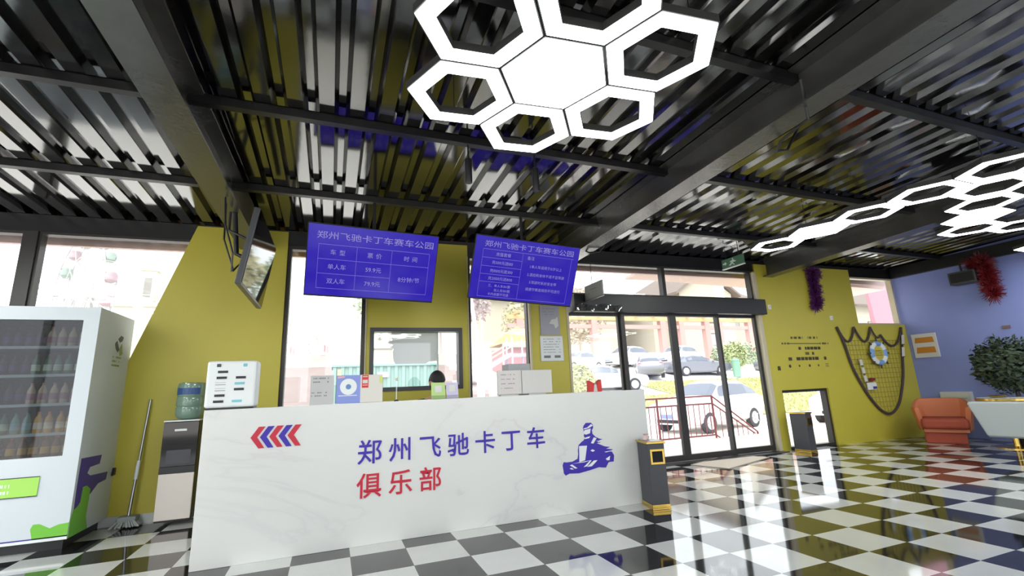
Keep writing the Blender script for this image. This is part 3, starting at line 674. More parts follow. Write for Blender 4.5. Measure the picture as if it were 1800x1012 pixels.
b = MB(); b.box(VX0 + .06, VX1 - .06, VY0 + .1, VY1 - .05, .0, .09); b.build('plinth', DARK, t, world=True)
b = MB(); b.box(VX0, VX1, VY0 - .004, VY0, .09, .112); b.build('bottom_strip', WHITE, t, world=True)
b = MB(); b.box(VX0, VX1, VY0 - .003, VY0, .113, .122); b.build('purple_line', PURPLE, t, world=True)
SH = mat('shelf_edge', (176, 196, 190), 0.4)
levels = (1.69, 1.442, 1.19, .94)
for z in levels:
    b = MB(); b.box(wx0 - .04, VX1 - .055, VY0 + .09, VY0 + .48, z - .012, z - .003); b.box(wx0 - .04, VX1 - .055, VY0 + .08, VY0 + .09, z - .016, z + .008); b.build('shelf', SH, t, world=True)
b = MB(); b.box(wx0 - .04, VX1 - .055, VY0 + .09, VY0 + .48, .722, .73); b.build('shelf', SH, t, world=True)
def vside(a, bb, d): return Vector((VX1 + d, a, bb))
def vfront(a, bb, d): return Vector((a, VY0 - d, bb))
Fp = [(1.379, 0.717), (1.771, 0.707), (1.75, 0.629), (1.563, 0.623), (1.526, 0.576), (1.588, 0.548), (1.95, 0.532), (1.936, 0.462), (1.774, 0.452), (1.641, 0.383), (1.601, 0.442), (1.55, 0.469), (1.479, 0.467), (1.468, 0.345), (1.404, 0.304), (1.377, 0.301), (1.37, 0.468)]
Gp = [(1.481, 0.462), (1.55, 0.469), (1.627, 0.428), (1.625, 0.333), (1.615, 0.205), (1.67, 0.092), (1.335, 0.092), (1.335, 0.217), (1.367, 0.303), (1.472, 0.335)]
b = MB(); b.prism(Fp, 0, .002, vside); b.build('purple_decal', PURPLE, t, world=True)
b = MB(); b.prism(Gp, .001, .0035, vside); b.prism([(-1.782, 0.218), (-1.849, 0.211), (-1.904, 0.188), (-1.974, 0.23), (-2.013, 0.23), (-2.027, 0.196), (-2.006, 0.114), (-1.782, 0.114)], 0, .003, vfront); b.build('green_decal', GREEN, t, world=True)
b = MB(); b.box(2.04, 2.1, 0, 0, 0, 0) if 0 else b.prism([(2.04, .48), (2.06, .55), (2.135, .545), (2.12, .48)], 0, .02, vside); b.build('side_lock', DARK, t, world=True)
b = MB(); b.prism([(1.78, 1.80), (1.84, 1.84), (1.9, 1.83), (1.88, 1.79), (1.83, 1.77)], 0, .002, vside); b.prism([(1.72, 1.75), (1.76, 1.78), (1.83, 1.70), (1.8, 1.67), (1.75, 1.7)], 0, .002, vside)
lo_ = b.build('logo', mat('logo_dark', (70, 74, 86), 0.5), t, world=True)
b = MB(); b.prism([(1.83, 1.7), (1.88, 1.76), (1.92, 1.66), (1.86, 1.64)], 0, .0025, vside)
marks(b, vside, 1.7, 1.92, 1.52, 1.64, 3, 5, .45, .002); b.build('logo_leaf', mat('logo_green', (140, 160, 100), 0.5), lo_, world=True)
b = MB(); b.box(VX0 + .3, -2.02, VY0 - .008, VY0, .455, .6); fl = b.build('delivery_flap', LGREEN, dr, world=True)
b = MB(); b.box(VX0 + .3, -2.02, VY0 - .009, VY0 - .001, .6, .606); b.box(VX0 + .3, -2.02, VY0 - .009, VY0 - .001, .449, .455); b.build('flap_edge', DARK, fl, world=True)
b = MB(); marks(b, vfront, -2.3, -2.2, .47, .57, 2, 8, .5, .009); b.build('flap_text', WHITE, fl, world=True)
for x in (VX0 + .15, VX1 - .15):
    for y in (VY0 + .1, VY1 - .1):
        pass
# bottles and packets: one of each kind, then copies on the shelves
def bottle(kind):
    c, cap, lab = {'water': ((120, 170, 150), (60, 120, 150), (130, 180, 190)), 'tea': ((120, 70, 34), (200, 60, 40), (210, 170, 70)), 'juice': ((226, 176, 70), (220, 120, 40), (236, 226, 190)), 'green': ((70, 120, 84), (60, 110, 70), (190, 214, 180)), 'cola': ((36, 22, 34), (60, 40, 90), (70, 50, 110)), 'milk': ((206, 186, 150), (190, 130, 120), (170, 120, 130))}[kind]
    t = thing('drink_bottle', 'bottle', 'bottle', (0, 0, 0)); t['kindname'] = kind
    b = MB(); b.lathe([(.026, 0), (.029, .006), (.029, .12), (.024, .14), (.012, .165), (.011, .175)], (0, 0, 0), 14); b.build('body', mat('drink_' + kind, c, 0.2), t, smooth=True)
    b = MB(); b.lathe([(.0295, .045), (.0295, .1)], (0, 0, 0), 14); b.build('wrapper', mat('wrap_' + kind, lab, 0.5), t, smooth=True)
    b = MB(); b.lathe([(.013, .172), (.013, .19)], (0, 0, 0), 12); b.build('cap', mat('cap_' + kind, cap, 0.4), t, smooth=True)
    return t
KW = {'water': 'clear water bottle', 'tea': 'brown tea bottle', 'juice': 'orange juice bottle', 'green': 'green tea bottle', 'cola': 'dark cola bottle', 'milk': 'white milk drink bottle'}
SHN = {1.69: 'second shelf from the top', 1.442: 'third shelf from the top', 1.19: 'fourth shelf from the top', .94: 'fifth shelf from the top', .73: 'lowest shelf'}
SHN = {1.69: 'top shelf', 1.442: 'second shelf', 1.19: 'third shelf', .94: 'fourth shelf', .73: 'bottom shelf'}
protos = {k: bottle(k) for k in KW}; used = set()
plan = {1.69: ['cola'] * 9 + ['milk'] * 4, 1.442: ['tea'] * 5 + ['cola'] * 3 + ['green'] * 5, 1.19: ['milk'] * 5 + ['cola'] * 3 + ['milk'] * 5, .94: ['water'] * 4 + ['green'] * 3 + ['water'] * 2 + ['juice'] * 4, .73: ['milk'] * 3 + ['cola'] * 4 + ['tea'] * 6}
for z, row in plan.items():
    for i, k in enumerate(row):
        x = wx0 + .05 + i * (wx1 - wx0 - .06) / (len(row) - .5) + random.uniform(-.004, .004)
        zz = z - .003 if z != .73 else .73
        lb = '%s on the %s inside the vending machine' % (KW[k], SHN[z]); gp = '%ss on the vending machine %s' % (KW[k], SHN[z])
        if k not in used:
            o = protos[k]; used.add(k); o.location = (x, VY0 + .17, zz)
        else: o = dup(protos[k], None, (x, VY0 + .17, zz))
        o['label'] = lb; o['group'] = gp

# ================================================================== WATER DISPENSER, MOP, BINS
t = thing('water_dispenser', 'dark topped water dispenser between vending machine and counter', 'water dispenser', (-1.16, 1.9, 0))
DX0, DX1, DY0, DY1 = -1.315, -1.012, 1.76, 2.04
b = MB(); b.box(DX0, DX1, DY0 + .02, DY1, .04, .97); b.build('body', BROWN, t, world=True, bevel=.006)
b = MB(); b.box(DX0, DX1, DY0, DY1 + .002, .972, .985); b.build('top_plate', WHITE, t, world=True)
b = MB(); b.box(DX0 + .004, DX1 - .004, DY0, DY0 + .02, .55, .965); gl_ = b.build('glass_door', mat('black_glass', (20, 18, 20), 0.06), t, world=True)
b = MB(); b.box(DX0 + .1, DX1 - .1, DY0 - .006, DY0, .88, .9); b.build('handle', STEEL, gl_, world=True)
b = MB(); b.box(DX0 + .05, DX1 - .05, DY0 - .0015, DY0 + .001, .57, .7); b.build('drip_tray', BINM, gl_, world=True)
b = MB(); b.box(DX0 + .004, DX1 - .004, DY0 - .004, DY0 + .02, .485, .545); b.build('control_strip', DARK, t, world=True)
b = MB(); b.box(DX0 + .004, DX1 - .004, DY0, DY0 + .02, .06, .48); b.build('lower_door', mat('pale_door', (222, 212, 204), 0.3), t, world=True, bevel=.004)
t = thing('water_jug', 'blue-green plastic water jug upside down on the dispenser', 'water bottle', (-1.14, 1.9, .985))
b = MB(); b.lathe([(.06, .985), (.1, 1.0), (.122, 1.03), (.125, 1.1), (.118, 1.115), (.125, 1.13), (.125, 1.2), (.118, 1.215), (.125, 1.23), (.125, 1.32), (.118, 1.35), (.09, 1.358)], (-1.14, 1.9, 0), 28); b.build('body', mat('jug_plastic', (122, 150, 134), 0.12, ior=1.45, coat=.6), t, world=True, smooth=True)
b = MB()
for k in range(9):
    a0, a1 = R(-150 + k * 12), R(-150 + (k + 1) * 12); r_ = .1262
    b.add([(-1.14 + r_ * math.cos(a0), 1.9 + r_ * math.sin(a0), 1.235), (-1.14 + r_ * math.cos(a1), 1.9 + r_ * math.sin(a1), 1.235), (-1.14 + r_ * math.cos(a1), 1.9 + r_ * math.sin(a1), 1.30), (-1.14 + r_ * math.cos(a0), 1.9 + r_ * math.sin(a0), 1.30)], [(0, 1, 2, 3)])
b.build('paper_label', mat('jug_label', (54, 86, 140), 0.4), t, world=True)
t = thing('mop', 'grey mop leaning on the yellow pier beside the vending machine', 'mop', (-1.56, 2.02, 0))
b = MB(); a0, a1 = Vector((-1.578, 1.99, .1)), F(-1.53, -.11, 1.2); b.tube([a0, a0.lerp(a1, .32)], .014, 10); b.tube([a0.lerp(a1, .45), a1], .012, 10); b.build('handle', STEEL, t, world=True, smooth=True)
b = MB(); b.tube([a0.lerp(a1, .3), a0.lerp(a1, .46)], .018, 10); b.build('grip', WHITE, t, world=True, smooth=True)
b = MB(); b.box(-1.66, -1.5, 1.93, 2.05, .04, .1); b.build('head_plate', mat('mop_plate', (150, 158, 158), 0.5), t, world=True, bevel=.015)
b = MB(); rr = random.Random(2)
for k in range(60):
    x = rr.uniform(-1.7, -1.46); y = rr.uniform(1.9, 2.06); b.tube([(-1.58 + (x + 1.58) * .6, y, .06), (x, y - .02, .012)], .008, 5)
b.build('fringe', mat('mop_strands', (176, 180, 178), 0.9), t, world=True)

def bin_(label, loc, rz):
    t = thing('waste_bin', label, 'waste bin', loc, rz)
    w_, d_ = .17, .245
    b = MB(); b.box(0, w_, 0, d_, .045, .585); b.build('body', BINM, t, bevel=.004)
    b = MB(); b.box(-.006, w_ + .006, -.006, d_ + .006, .0, .018); b.box(-.003, w_ + .003, -.003, d_ + .003, .018, .045); b.build('base_trim', GOLD, t, bevel=.002)
    b = MB(); b.box(-.01, w_ + .01, -.01, d_ + .01, .585, .605); b.build('top_rim', GOLD, t, bevel=.002)
    b = MB(); b.box(.012, w_ - .012, .012, d_ - .012, .605, .61); b.build('ash_tray', STEEL, t)
    b = MB(); x0, x1, z0, z1 = .02, w_ - .01, .40, .535
    b.box(x0, x0 + .018, -.008, .0, z0, z1); b.box(x1 - .018, x1, -.008, 0, z0, z1); b.box(x0 + .018, x1 - .018, -.008, 0, z0, z0 + .018); b.box(x0 + .018, x1 - .018, -.008, 0, z1 - .018, z1)
    op = b.build('opening_frame', GOLD, t)
    b = MB(); b.box(x0 + .018, x1 - .018, -.003, -.001, z0 + .018, z1 - .018); b.build('opening', HOLE, op)
    return t
bin_('dark grey and gold waste bin at the right end of the counter', (3.052, -.055, 0), R(-13))
bin_('dark grey waste bin on the floor by the low opening', (7.12, 1.42, 0), R(8))
t = thing('plastic_cup', 'crumpled pinkish plastic cup lying on the bin top', 'cup', (3.14, .07, .61))
b = MB(); b.lathe([(.02, .61), (.03, .612), (.035, .64), (.022, .655), (.028, .668)], (3.13, .06, 0), 12)
for v in b.v: v.x += .006 * math.sin(40 * v.z + 9 * v.y); v.y += .006 * math.cos(50 * v.z)
b.build('crumpled_body', mat('cup_pink', (214, 186, 186), 0.3), t, world=True, smooth=True)
t = thing('door_mat', 'beige door mat lying before the sliding doors', 'mat', (5.7, 1.56, 0.0))
b = MB(); mt = [(4.98, 1.62), (5.15, 1.1), (6.3, 1.47), (6.13, 2.0)]
b.prism(mt, .001, .009, lambda a, bb, d: Vector((a, bb, d))); b.build('pad', mat('mat_beige', (214, 200, 184), 0.8, bump=.3, bscale=200), t, world=True)
b = MB(); b.tube([Vector((*q, .01)) for q in mt + mt[:1]], .006, 6); b.build('edging', mat('mat_edge', (170, 158, 140), 0.8), t, world=True)

# ================================================================== WALL THINGS
t = thing('picture_panel', 'grey picture panel high on the narrow yellow pier', 'picture', F(3.07, -.09, 1.87))
b = MB(); fbox(b, 2.925, 3.22, -.1, -.086, 1.872, 2.283); b.build('board', mat('panel_grey', (160, 160, 170), 0.3), t, world=True)
VF = lambda v: (lambda a, bb, d: F(a, v - d, bb))
b = MB(); b.prism([(3.06, 2.03), (3.1, 2.09), (3.16, 2.1), (3.19, 2.13), (3.2, 2.0), (3.15, 1.96), (3.13, 2.02)], 0, .001, VF(-.1)); b.build('white_figure', PAPER, t, world=True)
b = MB(); marks(b, VF(-.1), 2.97, 3.16, 2.14, 2.26, 3, 21, .15); b.build('print', INK, t, world=True)
t = thing('notice_board', 'white framed notice below the grey picture panel', 'notice', F(3.08, -.09, 1.5))
b = MB(); fbox(b, 2.905, 3.253, -.105, -.086, 1.505, 1.857); b.build('board', WHITE, t, world=True, bevel=.01)
b = MB(); marks(b, VF(-.105), 2.95, 3.21, 1.61, 1.83, 6, 22, .2); b.prism([(2.95, 1.55), (3.05, 1.55), (3.05, 1.585), (2.95, 1.585)], 0, .001, VF(-.105)); b.prism([(3.11, 1.55), (3.2, 1.55), (3.2, 1.585), (3.11, 1.585)], 0, .001, VF(-.105)); b.build('print', INK, t, world=True)
t = thing('wall_lettering', 'small dark lettering and symbols on the right yellow wall', 'wall lettering', F(7.9, -.09, 1.3))
b = MB(); W1 = VF(-.0855)
marks(b, W1, 7.575, 7.86, 1.79, 1.84, 1, 31, .8); marks(b, W1, 7.97, 8.21, 1.79, 1.84, 1, 32, .8); marks(b, W1, 7.35, 7.53, 1.695, 1.74, 1, 33, .7); marks(b, W1, 8.25, 8.46, 1.69, 1.735, 1, 34, .7)
marks(b, W1, 7.52, 8.24, 1.605, 1.66, 1, 35, .9); marks(b, W1, 7.75, 8.07, 1.515, 1.57, 1, 36, .9); marks(b, W1, 7.45, 8.34, 1.425, 1.485, 1, 37, .9); b.build('text_rows', BLKINK, t, world=True)
b = MB(); b.prism([(7.52, 1.71), (8.25, 1.705), (8.25, 1.717), (7.52, 1.722)], 0, .001, W1); b.build('rule', BLKINK, t, world=True)
b = MB(); b.prism([(7.175, 1.27), (7.245, 1.27), (7.24, 1.34), (7.178, 1.34)], 0, .001, W1)
for cx, r_ in ((7.46, .03), (7.676, .02), (7.913, .026), (8.122, .02)): b.prism([(cx + r_ * math.cos(k * PI / 3), 1.335 + r_ * math.sin(k * PI / 3)) for k in range(6)], 0, .001, W1)
for z in (1.31, 1.335, 1.36): b.prism([(8.29, z - .004), (8.37, z - .004), (8.37, z + .004), (8.29, z + .004)], 0, .001, W1)
b.build('symbol_row', BLKINK, t, world=True)
for u, z, lb in ((7.21, 2.346, 'small white wall switch near the door header on the yellow wall'), (8.645, 2.17, 'small white wall switch below the small high window corner')):
    t = thing('wall_switch', lb, 'switch', F(u, -.09, z)); b = MB(); fbox(b, u - .035, u + .035, -.095, -.085, z - .04, z + .04); pl_ = b.build('plate', WHITE, t, world=True, bevel=.003)
    b = MB(); fbox(b, u - .015, u + .015, -.099, -.095, z - .02, z + .02); b.build('rocker', PAPER, pl_, world=True)
def tinsel(label, path, r0, m, seed, cat='garland'):
    t = thing('tinsel_garland', label, cat, path[-1]); rr = random.Random(seed)
    b = MB(); b.tube(path, .012, 8); b.build('cord', m, t, world=True)
    b = MB()
    for i in range(len(path) - 1):
        a, c = Vector(path[i]), Vector(path[i + 1]); n_ = int((c - a).length * 2200)
        for k in range(n_):
            p = a.lerp(c, rr.random()); d = Vector((rr.gauss(0, 1), rr.gauss(0, 1), rr.gauss(-.2, 1))).normalized() * r0 * rr.uniform(.6, 1.1)
            s_ = d.cross(Vector((rr.random(), rr.random(), rr.random()))).normalized() * .008
            b.add([p - s_, p + s_, p + d + s_ * .4, p + d - s_ * .4], [(0, 1, 2, 3)])
    b.build('strands', m, t, world=True, fix=False); return t
PT = mat('purple_tinsel', (84, 30, 92), 0.35); RT = mat('red_tinsel', (112, 20, 26), 0.4)
tinsel('purple tinsel garland hanging on the right yellow wall', [F(8.22, -.17, 3.0), F(8.36, -.17, 2.98), F(8.27, -.16, 2.9), F(8.28, -.16, 2.62), F(8.24, -.16, 2.34)], .13, PT, 1)
# fishing net with rope, life ring and little signs
t = thing('fishing_net', 'fishing net with thick dark rope pinned on the yellow wall', 'fishing net', F(9.5, -.09, .45))
ROPE = mat('dark_rope', (72, 60, 62), 0.8)
def cat_(p, q, sag, n=8): return [F(p[0] + (q[0] - p[0]) * k / n, -.12, p[1] + (q[1] - p[1]) * k / n - sag * 4 * (k / n) * (1 - k / n)) for k in range(n + 1)]
pins = [(8.70, 2.005), (9.13, 2.005), (9.57, 2.005), (9.80, 1.86), (10.43, 2.0)]
b = MB()
for i in range(4):
    if i == 2: b.tube(cat_(pins[2], pins[3], .12), .014, 8)
    else: b.tube(cat_(pins[i], pins[i + 1], .27 if i != 3 else .28, 10), .018, 8)
b.build('festoon_rope', ROPE, t, world=True, smooth=True)
out = [(8.70, 2.005), (8.81, 1.71), (8.905, 1.29), (9.06, .96), (9.233, .70), (9.44, .50), (9.664, .445), (9.9, .58), (10.06, .81), (10.2, 1.1), (10.29, 1.42), (10.39, 1.83), (10.43, 2.0)]
pts = []
for i in range(len(out) - 1):
    p_, q_ = out[max(i - 1, 0)], out[min(i + 2, len(out) - 1)]
    for k in range(5):
        s_ = k / 5; a, c = out[i], out[i + 1]
        pts.append(F(*[0, 0, 0]) if False else tuple(.5 * (2 * a[j] + (c[j] - p_[j]) * s_ + (2 * p_[j] - 5 * a[j] + 4 * c[j] - q_[j]) * s_ ** 2 + (3 * a[j] - p_[j] - 3 * c[j] + q_[j]) * s_ ** 3) for j in range(2)))
pts.append(out[-1]); b = MB(); b.tube([F(u, -.115, z) for u, z in pts], .021, 8); b.build('border_rope', ROPE, t, world=True, smooth=True)
b = MB(); NETM = mat('net_twine', (140, 126, 70), 0.9)
def inside(u, z):
    c = False; n = len(out)
    for i in range(n):
        (x1, y1), (x2, y2) = out[i], out[(i + 1) % n]
        if (y1 > z) != (y2 > z) and u < (x2 - x1) * (z - y1) / (y2 - y1) + x1: c = not c
    return c and z < 1.78
st = .085
for i in range(26):
    for j in range(22):
        u, z = 8.6 + i * st, .4 + j * st
        for du, dz in ((st, 0), (0, st)):
            if inside(u, z) and inside(u + du, z + dz): b.tube([F(u, -.1, z), F(u + du * .5, -.104, z + dz * .5 - .006), F(u + du, -.1, z + dz)], .0035, 4, False)
b.build('net_mesh', NETM, t, world=True)
t = thing('life_ring', 'white and blue life ring with ship wheel spokes on the fishing net', 'life ring', F(9.6, -.14, 1.5))
c0 = F(9.605, -.15, 1.52); eu = (F(1, 0, 0) - F(0, 0, 0)).normalized(); ev = (F(0, 1, 0) - F(0, 0, 0)).normalized(); ez = Vector((0, 0, 1))
def ringseg(a0, a1, rr_, rt, n=10, m_=10):
    b = MB(); vs = []; fs = []
    for i in range(n + 1):
        a = a0 + (a1 - a0) * i / n
        for j in range(m_):
            q = 2 * PI * j / m_; r2 = rr_ + rt * math.cos(q); vs.append(c0 + eu * r2 * math.cos(a) + ez * r2 * math.sin(a) + ev * rt * .7 * math.sin(q))
    for i in range(n):
        for j in range(m_): fs.append((i * m_ + j, (i + 1) * m_ + j, (i + 1) * m_ + (j + 1) % m_, i * m_ + (j + 1) % m_))
    return b.add(vs, fs)
LB = mat('ring_blue', (120, 160, 214), 0.5)
for k in range(8): ringseg(k * PI / 4 - PI / 8, (k + 1) * PI / 4 - PI / 8, .175, .045).build('ring_segment', LB if k % 2 == 0 else WHITE, t, world=True, smooth=True)
for k in range(8):
    a = k * PI / 4; d = eu * math.cos(a) + ez * math.sin(a); b = MB(); b.tube([c0 + d * .21, c0 + d * .235, c0 + d * .28], [.014, .016, .01], 8); b.build('spoke', ROPE, t, world=True)
b = MB(); b.lathe([(.132, -.012), (.132, .012)], (0, 0, 0), 28); b.v = [c0 + eu * v.x + ez * v.y + ev * (v.z + .01) for v in b.v]; pl_ = b.build('centre_plate', YEL, t, world=True)
b = MB(); MK = lambda a, bb, d: c0 + eu * a + ez * bb - ev * (.003 + d)
marks(b, MK, -.08, .08, -.06, .06, 3, 44, .4); b.build('centre_text', mat('ring_text', (110, 100, 40), 0.6), pl_, world=True)
def strip(label, u0, z0, u1, z1, n, name='hanging_tag_strip'):
    t = thing(name, label, 'decoration', F(u1, -.13, z1))
    b = MB(); b.tube([F(u0, -.135, z0), F(u1, -.135, z1)], .004, 6); b.build('cord', ROPE, t, world=True)
    for k in range(n):
        s0, s1 = (k + .12) / n, (k + .88) / n
        ua, za, ub, zb = u0 + (u1 - u0) * s0, z0 + (z1 - z0) * s0, u0 + (u1 - u0) * s1, z0 + (z1 - z0) * s1
        b = MB(); b.prism([(ua - .035, za), (ua + .035, za), (ub + .035, zb), (ub - .035, zb)], .138, .146, lambda a, bb, d: F(a, -d, bb)); b.build('tag', PAPER, t, world=True)
        b = MB(); b.prism([(ub - .03, zb - .012), (ub + .03, zb - .012), (ub + .03, zb + .003), (ub - .03, zb + .003)], .146, .15, lambda a, bb, d: F(a, -d, bb)); b.build('bead', DARK, t, world=True)
strip('string of pale tags hanging on the left part of the net', 9.10, 1.43, 9.15, 1.0, 3)
strip('string of white tags on the right rope of the net', 10.40, 1.88, 10.27, 1.42, 2)
t = thing('flag_sign', 'small white sign with red and blue fields low on the net', 'sign', F(9.3, -.14, .87))
b = MB(); b.prism([(9.17, .875), (9.41, .88), (9.40, 1.0), (9.17, 1.0)], .12, .135, lambda a, bb, d: F(a, -d, bb)); b.build('board', WHITE, t, world=True)
b = MB(); b.prism([(9.26, 1.025), (9.39, 1.03), (9.4, 1.08), (9.27, 1.08)], .12, .135, lambda a, bb, d: F(a, -d, bb)); b.build('red_board', mat('deep_red', (120, 34, 40), 0.5), t, world=True)
b = MB(); b.prism([(9.3, .885), (9.4, .888), (9.4, .93), (9.3, .93)], .135, .137, lambda a, bb, d: F(a, -d, bb)); b.build('blue_field', mat('deep_blue', (60, 56, 130), 0.5), t, world=True)
b = MB(); b.tube([F(9.2, -.128, .998), F(9.3, -.13, 1.03)], .004, 6); b.build('cord', ROPE, t, world=True)
# blue wall
XB = 10.6
def bwall(a, bb, d): return Vector((XB - d, a, bb))
t = thing('wall_notice', 'white notice with two orange fields on the blue wall', 'notice', (10.59, 1.42, 1.4))
b = MB(); b.prism([(1.23, 1.405), (1.62, 1.405), (1.62, 1.85), (1.23, 1.85)], .001, .03, bwall); b.build('board', PAPER, t, world=True, bevel=.004)
OR = mat('orange_print', (196, 128, 44), 0.5)
for z0, z1 in ((1.68, 1.78), (1.49, 1.6)):
    b = MB(); b.prism([(1.27, z0), (1.58, z0), (1.56, z1), (1.28, z1)], .03, .032, bwall); b.build('orange_field', OR, t, world=True)
t = thing('wall_speaker', 'grey box speaker hung high on the blue wall', 'speaker', (10.45, .55, 2.6))
b = MB(); b.box(10.35, 10.58, .36, .74, 2.61, 2.83); b.build('cabinet', BINM, t, world=True, bevel=.01)
b = MB(); b.box(10.345, 10.351, .39, .71, 2.64, 2.8); b.build('grille', DARK, t, world=True)
b = MB(); b.tube([(10.5, .6, 2.83), (10.5, .6, 2.97)], .015, 8); b.tube([(10.5, .5, 2.83), (10.5, .5, 2.97)], .015, 8); b.build('bracket', DARK, t, world=True)
tinsel('red tinsel garland hanging beside the speaker on the blue wall', [(10.45, .42, 2.93), (10.44, .27, 2.95), (10.44, .24, 2.8), (10.44, .25, 2.55), (10.44, .24, 2.33)], .17, RT, 3)
t = thing('junction_box', 'small brownish plate on the blue wall above the plant', 'plate', (10.59, .25, 1.8))
b = MB(); b.prism([(.2, 1.79), (.3, 1.79), (.3, 1.84), (.2, 1.84)], .001, .02, bwall); b.build('plate', mat('brown_plate', (120, 96, 96), 0.5), t, world=True)
t = thing('cable_box', 'long white cable box low on the blue wall behind the orange chair', 'cable box', (10.55, 1.1, .66))
b = MB(); b.box(10.5, 10.599, .9, 1.34, .6, .78); b.build('cover', mat('cable_cover', (206, 206, 200), 0.5), t, world=True, bevel=.008)
b = MB(); b.box(10.49, 10.5, .95, 1.29, .67, .675); b.build('seam', INK, t, world=True)
# exit sign and projecting sign
t = thing('exit_sign', 'green exit sign hanging under the roof near the right beam', 'exit sign', (6.0, 1.32, 2.86))
b = MB(); b.box(5.985, 6.015, 1.12, 1.53, 2.875, 3.02); b.build('housing', mat('exit_green', (86, 126, 100), 0.4), t, world=True)
b = MB(); b.box(5.98, 6.02, 1.115, 1.535, 2.862, 2.875); b.build('light_edge', WHITE, t, world=True)
EXM = mat('exit_white', (226, 238, 230), 0.5); b = MB(); ES = lambda a, bb, d: Vector((5.984 - d, a, bb))
b.prism([(1.3, 2.985), (1.32, 2.985), (1.32, 3.005), (1.3, 3.005)], 0, .001, ES)
b.prism([(1.33, 2.975), (1.29, 2.98), (1.27, 2.95), (1.25, 2.955), (1.25, 2.945), (1.29, 2.935), (1.31, 2.95), (1.31, 2.93), (1.28, 2.895), (1.29, 2.89), (1.33, 2.925), (1.36, 2.9), (1.39, 2.9), (1.39, 2.91), (1.35, 2.935), (1.34, 2.955), (1.37, 2.95), (1.37, 2.96)], 0, .001, ES)
b.prism([(1.43, 2.95), (1.47, 2.98), (1.47, 2.96), (1.51, 2.96), (1.51, 2.94), (1.47, 2.94), (1.47, 2.92)], 0, .001, ES); b.build('running_man', EXM, t, world=True)
b = MB(); b.tube([(6, 1.2, 3.02), (6, 1.2, 3.195)], .006, 6); b.tube([(6, 1.45, 3.02), (6, 1.45, 3.185)], .006, 6); b.build('rod', DARK, t, world=True)
t = thing('projecting_sign', 'small grey sign board projecting from the door header', 'sign', (3.6, 1.6, 2.33))
b = MB(); b.box(3.59, 3.61, 1.33, 1.795, 2.345, 2.553); b.build('board', mat('sign_grey', (150, 150, 150), 0.5), t, world=True)
b = MB(); b.box(3.582, 3.618, 1.325, 1.8, 2.332, 2.345); b.build('lower_rail', GREYF, t, world=True)
b = MB(); marks(b, lambda a, bb, d: Vector((3.589 - d, a, bb)), 1.45, 1.7, 2.4, 2.5, 2, 51, .3); b.build('print', INK, t, world=True)
b = MB(); b.tube([(3.6, 1.78, 2.4), (3.6, 1.84, 2.4)], .01, 8); b.tube([(3.6, 1.6, 2.553), (3.6, 1.6, 2.98), (3.6, 1.95, 3.02)], .004, 6); b.build('bracket', DARK, t, world=True)
t = thing('plastic_cover', 'clear plastic film hanging from the left end of the door header', 'plastic film', F(3.7, -.21, 2.2))
b = MB(); vs = []; n = 16
for i in range(n + 1):
    for j in range(4):
        u = 3.44 + .75 * i / n; vs.append(F(u, -.215 - .012 * math.sin(i * 1.3 + j) - .008 * j, 2.3 - j * .032 + .012 * math.sin(i * .8)))
b.add(vs, [(i * 4 + j, (i + 1) * 4 + j, (i + 1) * 4 + j + 1, i * 4 + j + 1) for i in range(n) for j in range(3)]); b.build('film', glass_mat('film', (.8, .8, .8), .25), t, world=True, smooth=True)
# loose roof cables
for pts_, lb in (([(3.3, 1.2, 2.9), (3.32, 1.15, 2.86), (3.45, 1.1, 2.87), (3.46, 1.0, 2.92), (3.38, .95, 3.2)], 'loose black cable loop under the right beam near the rules screen'), ([(3.19, -2.02, 3.17), (3.3, -1.95, 2.93), (3.33, -1.7, 2.9), (3.4, -1.6, 2.88), (3.6, -1.55, 2.95), (3.75, -1.6, 3.2)], 'black cable crossing under the right beam by the honeycomb light')):
    t = thing('roof_cable', lb, 'cable', pts_[0]); b = MB(); b.tube(pts_, .011, 8); b.build('cable_run', DARK, t, world=True, smooth=True)
    b = MB(); b.ball(pts_[-1], .018, 8, 6); b.build('clip', DARK, t, world=True)

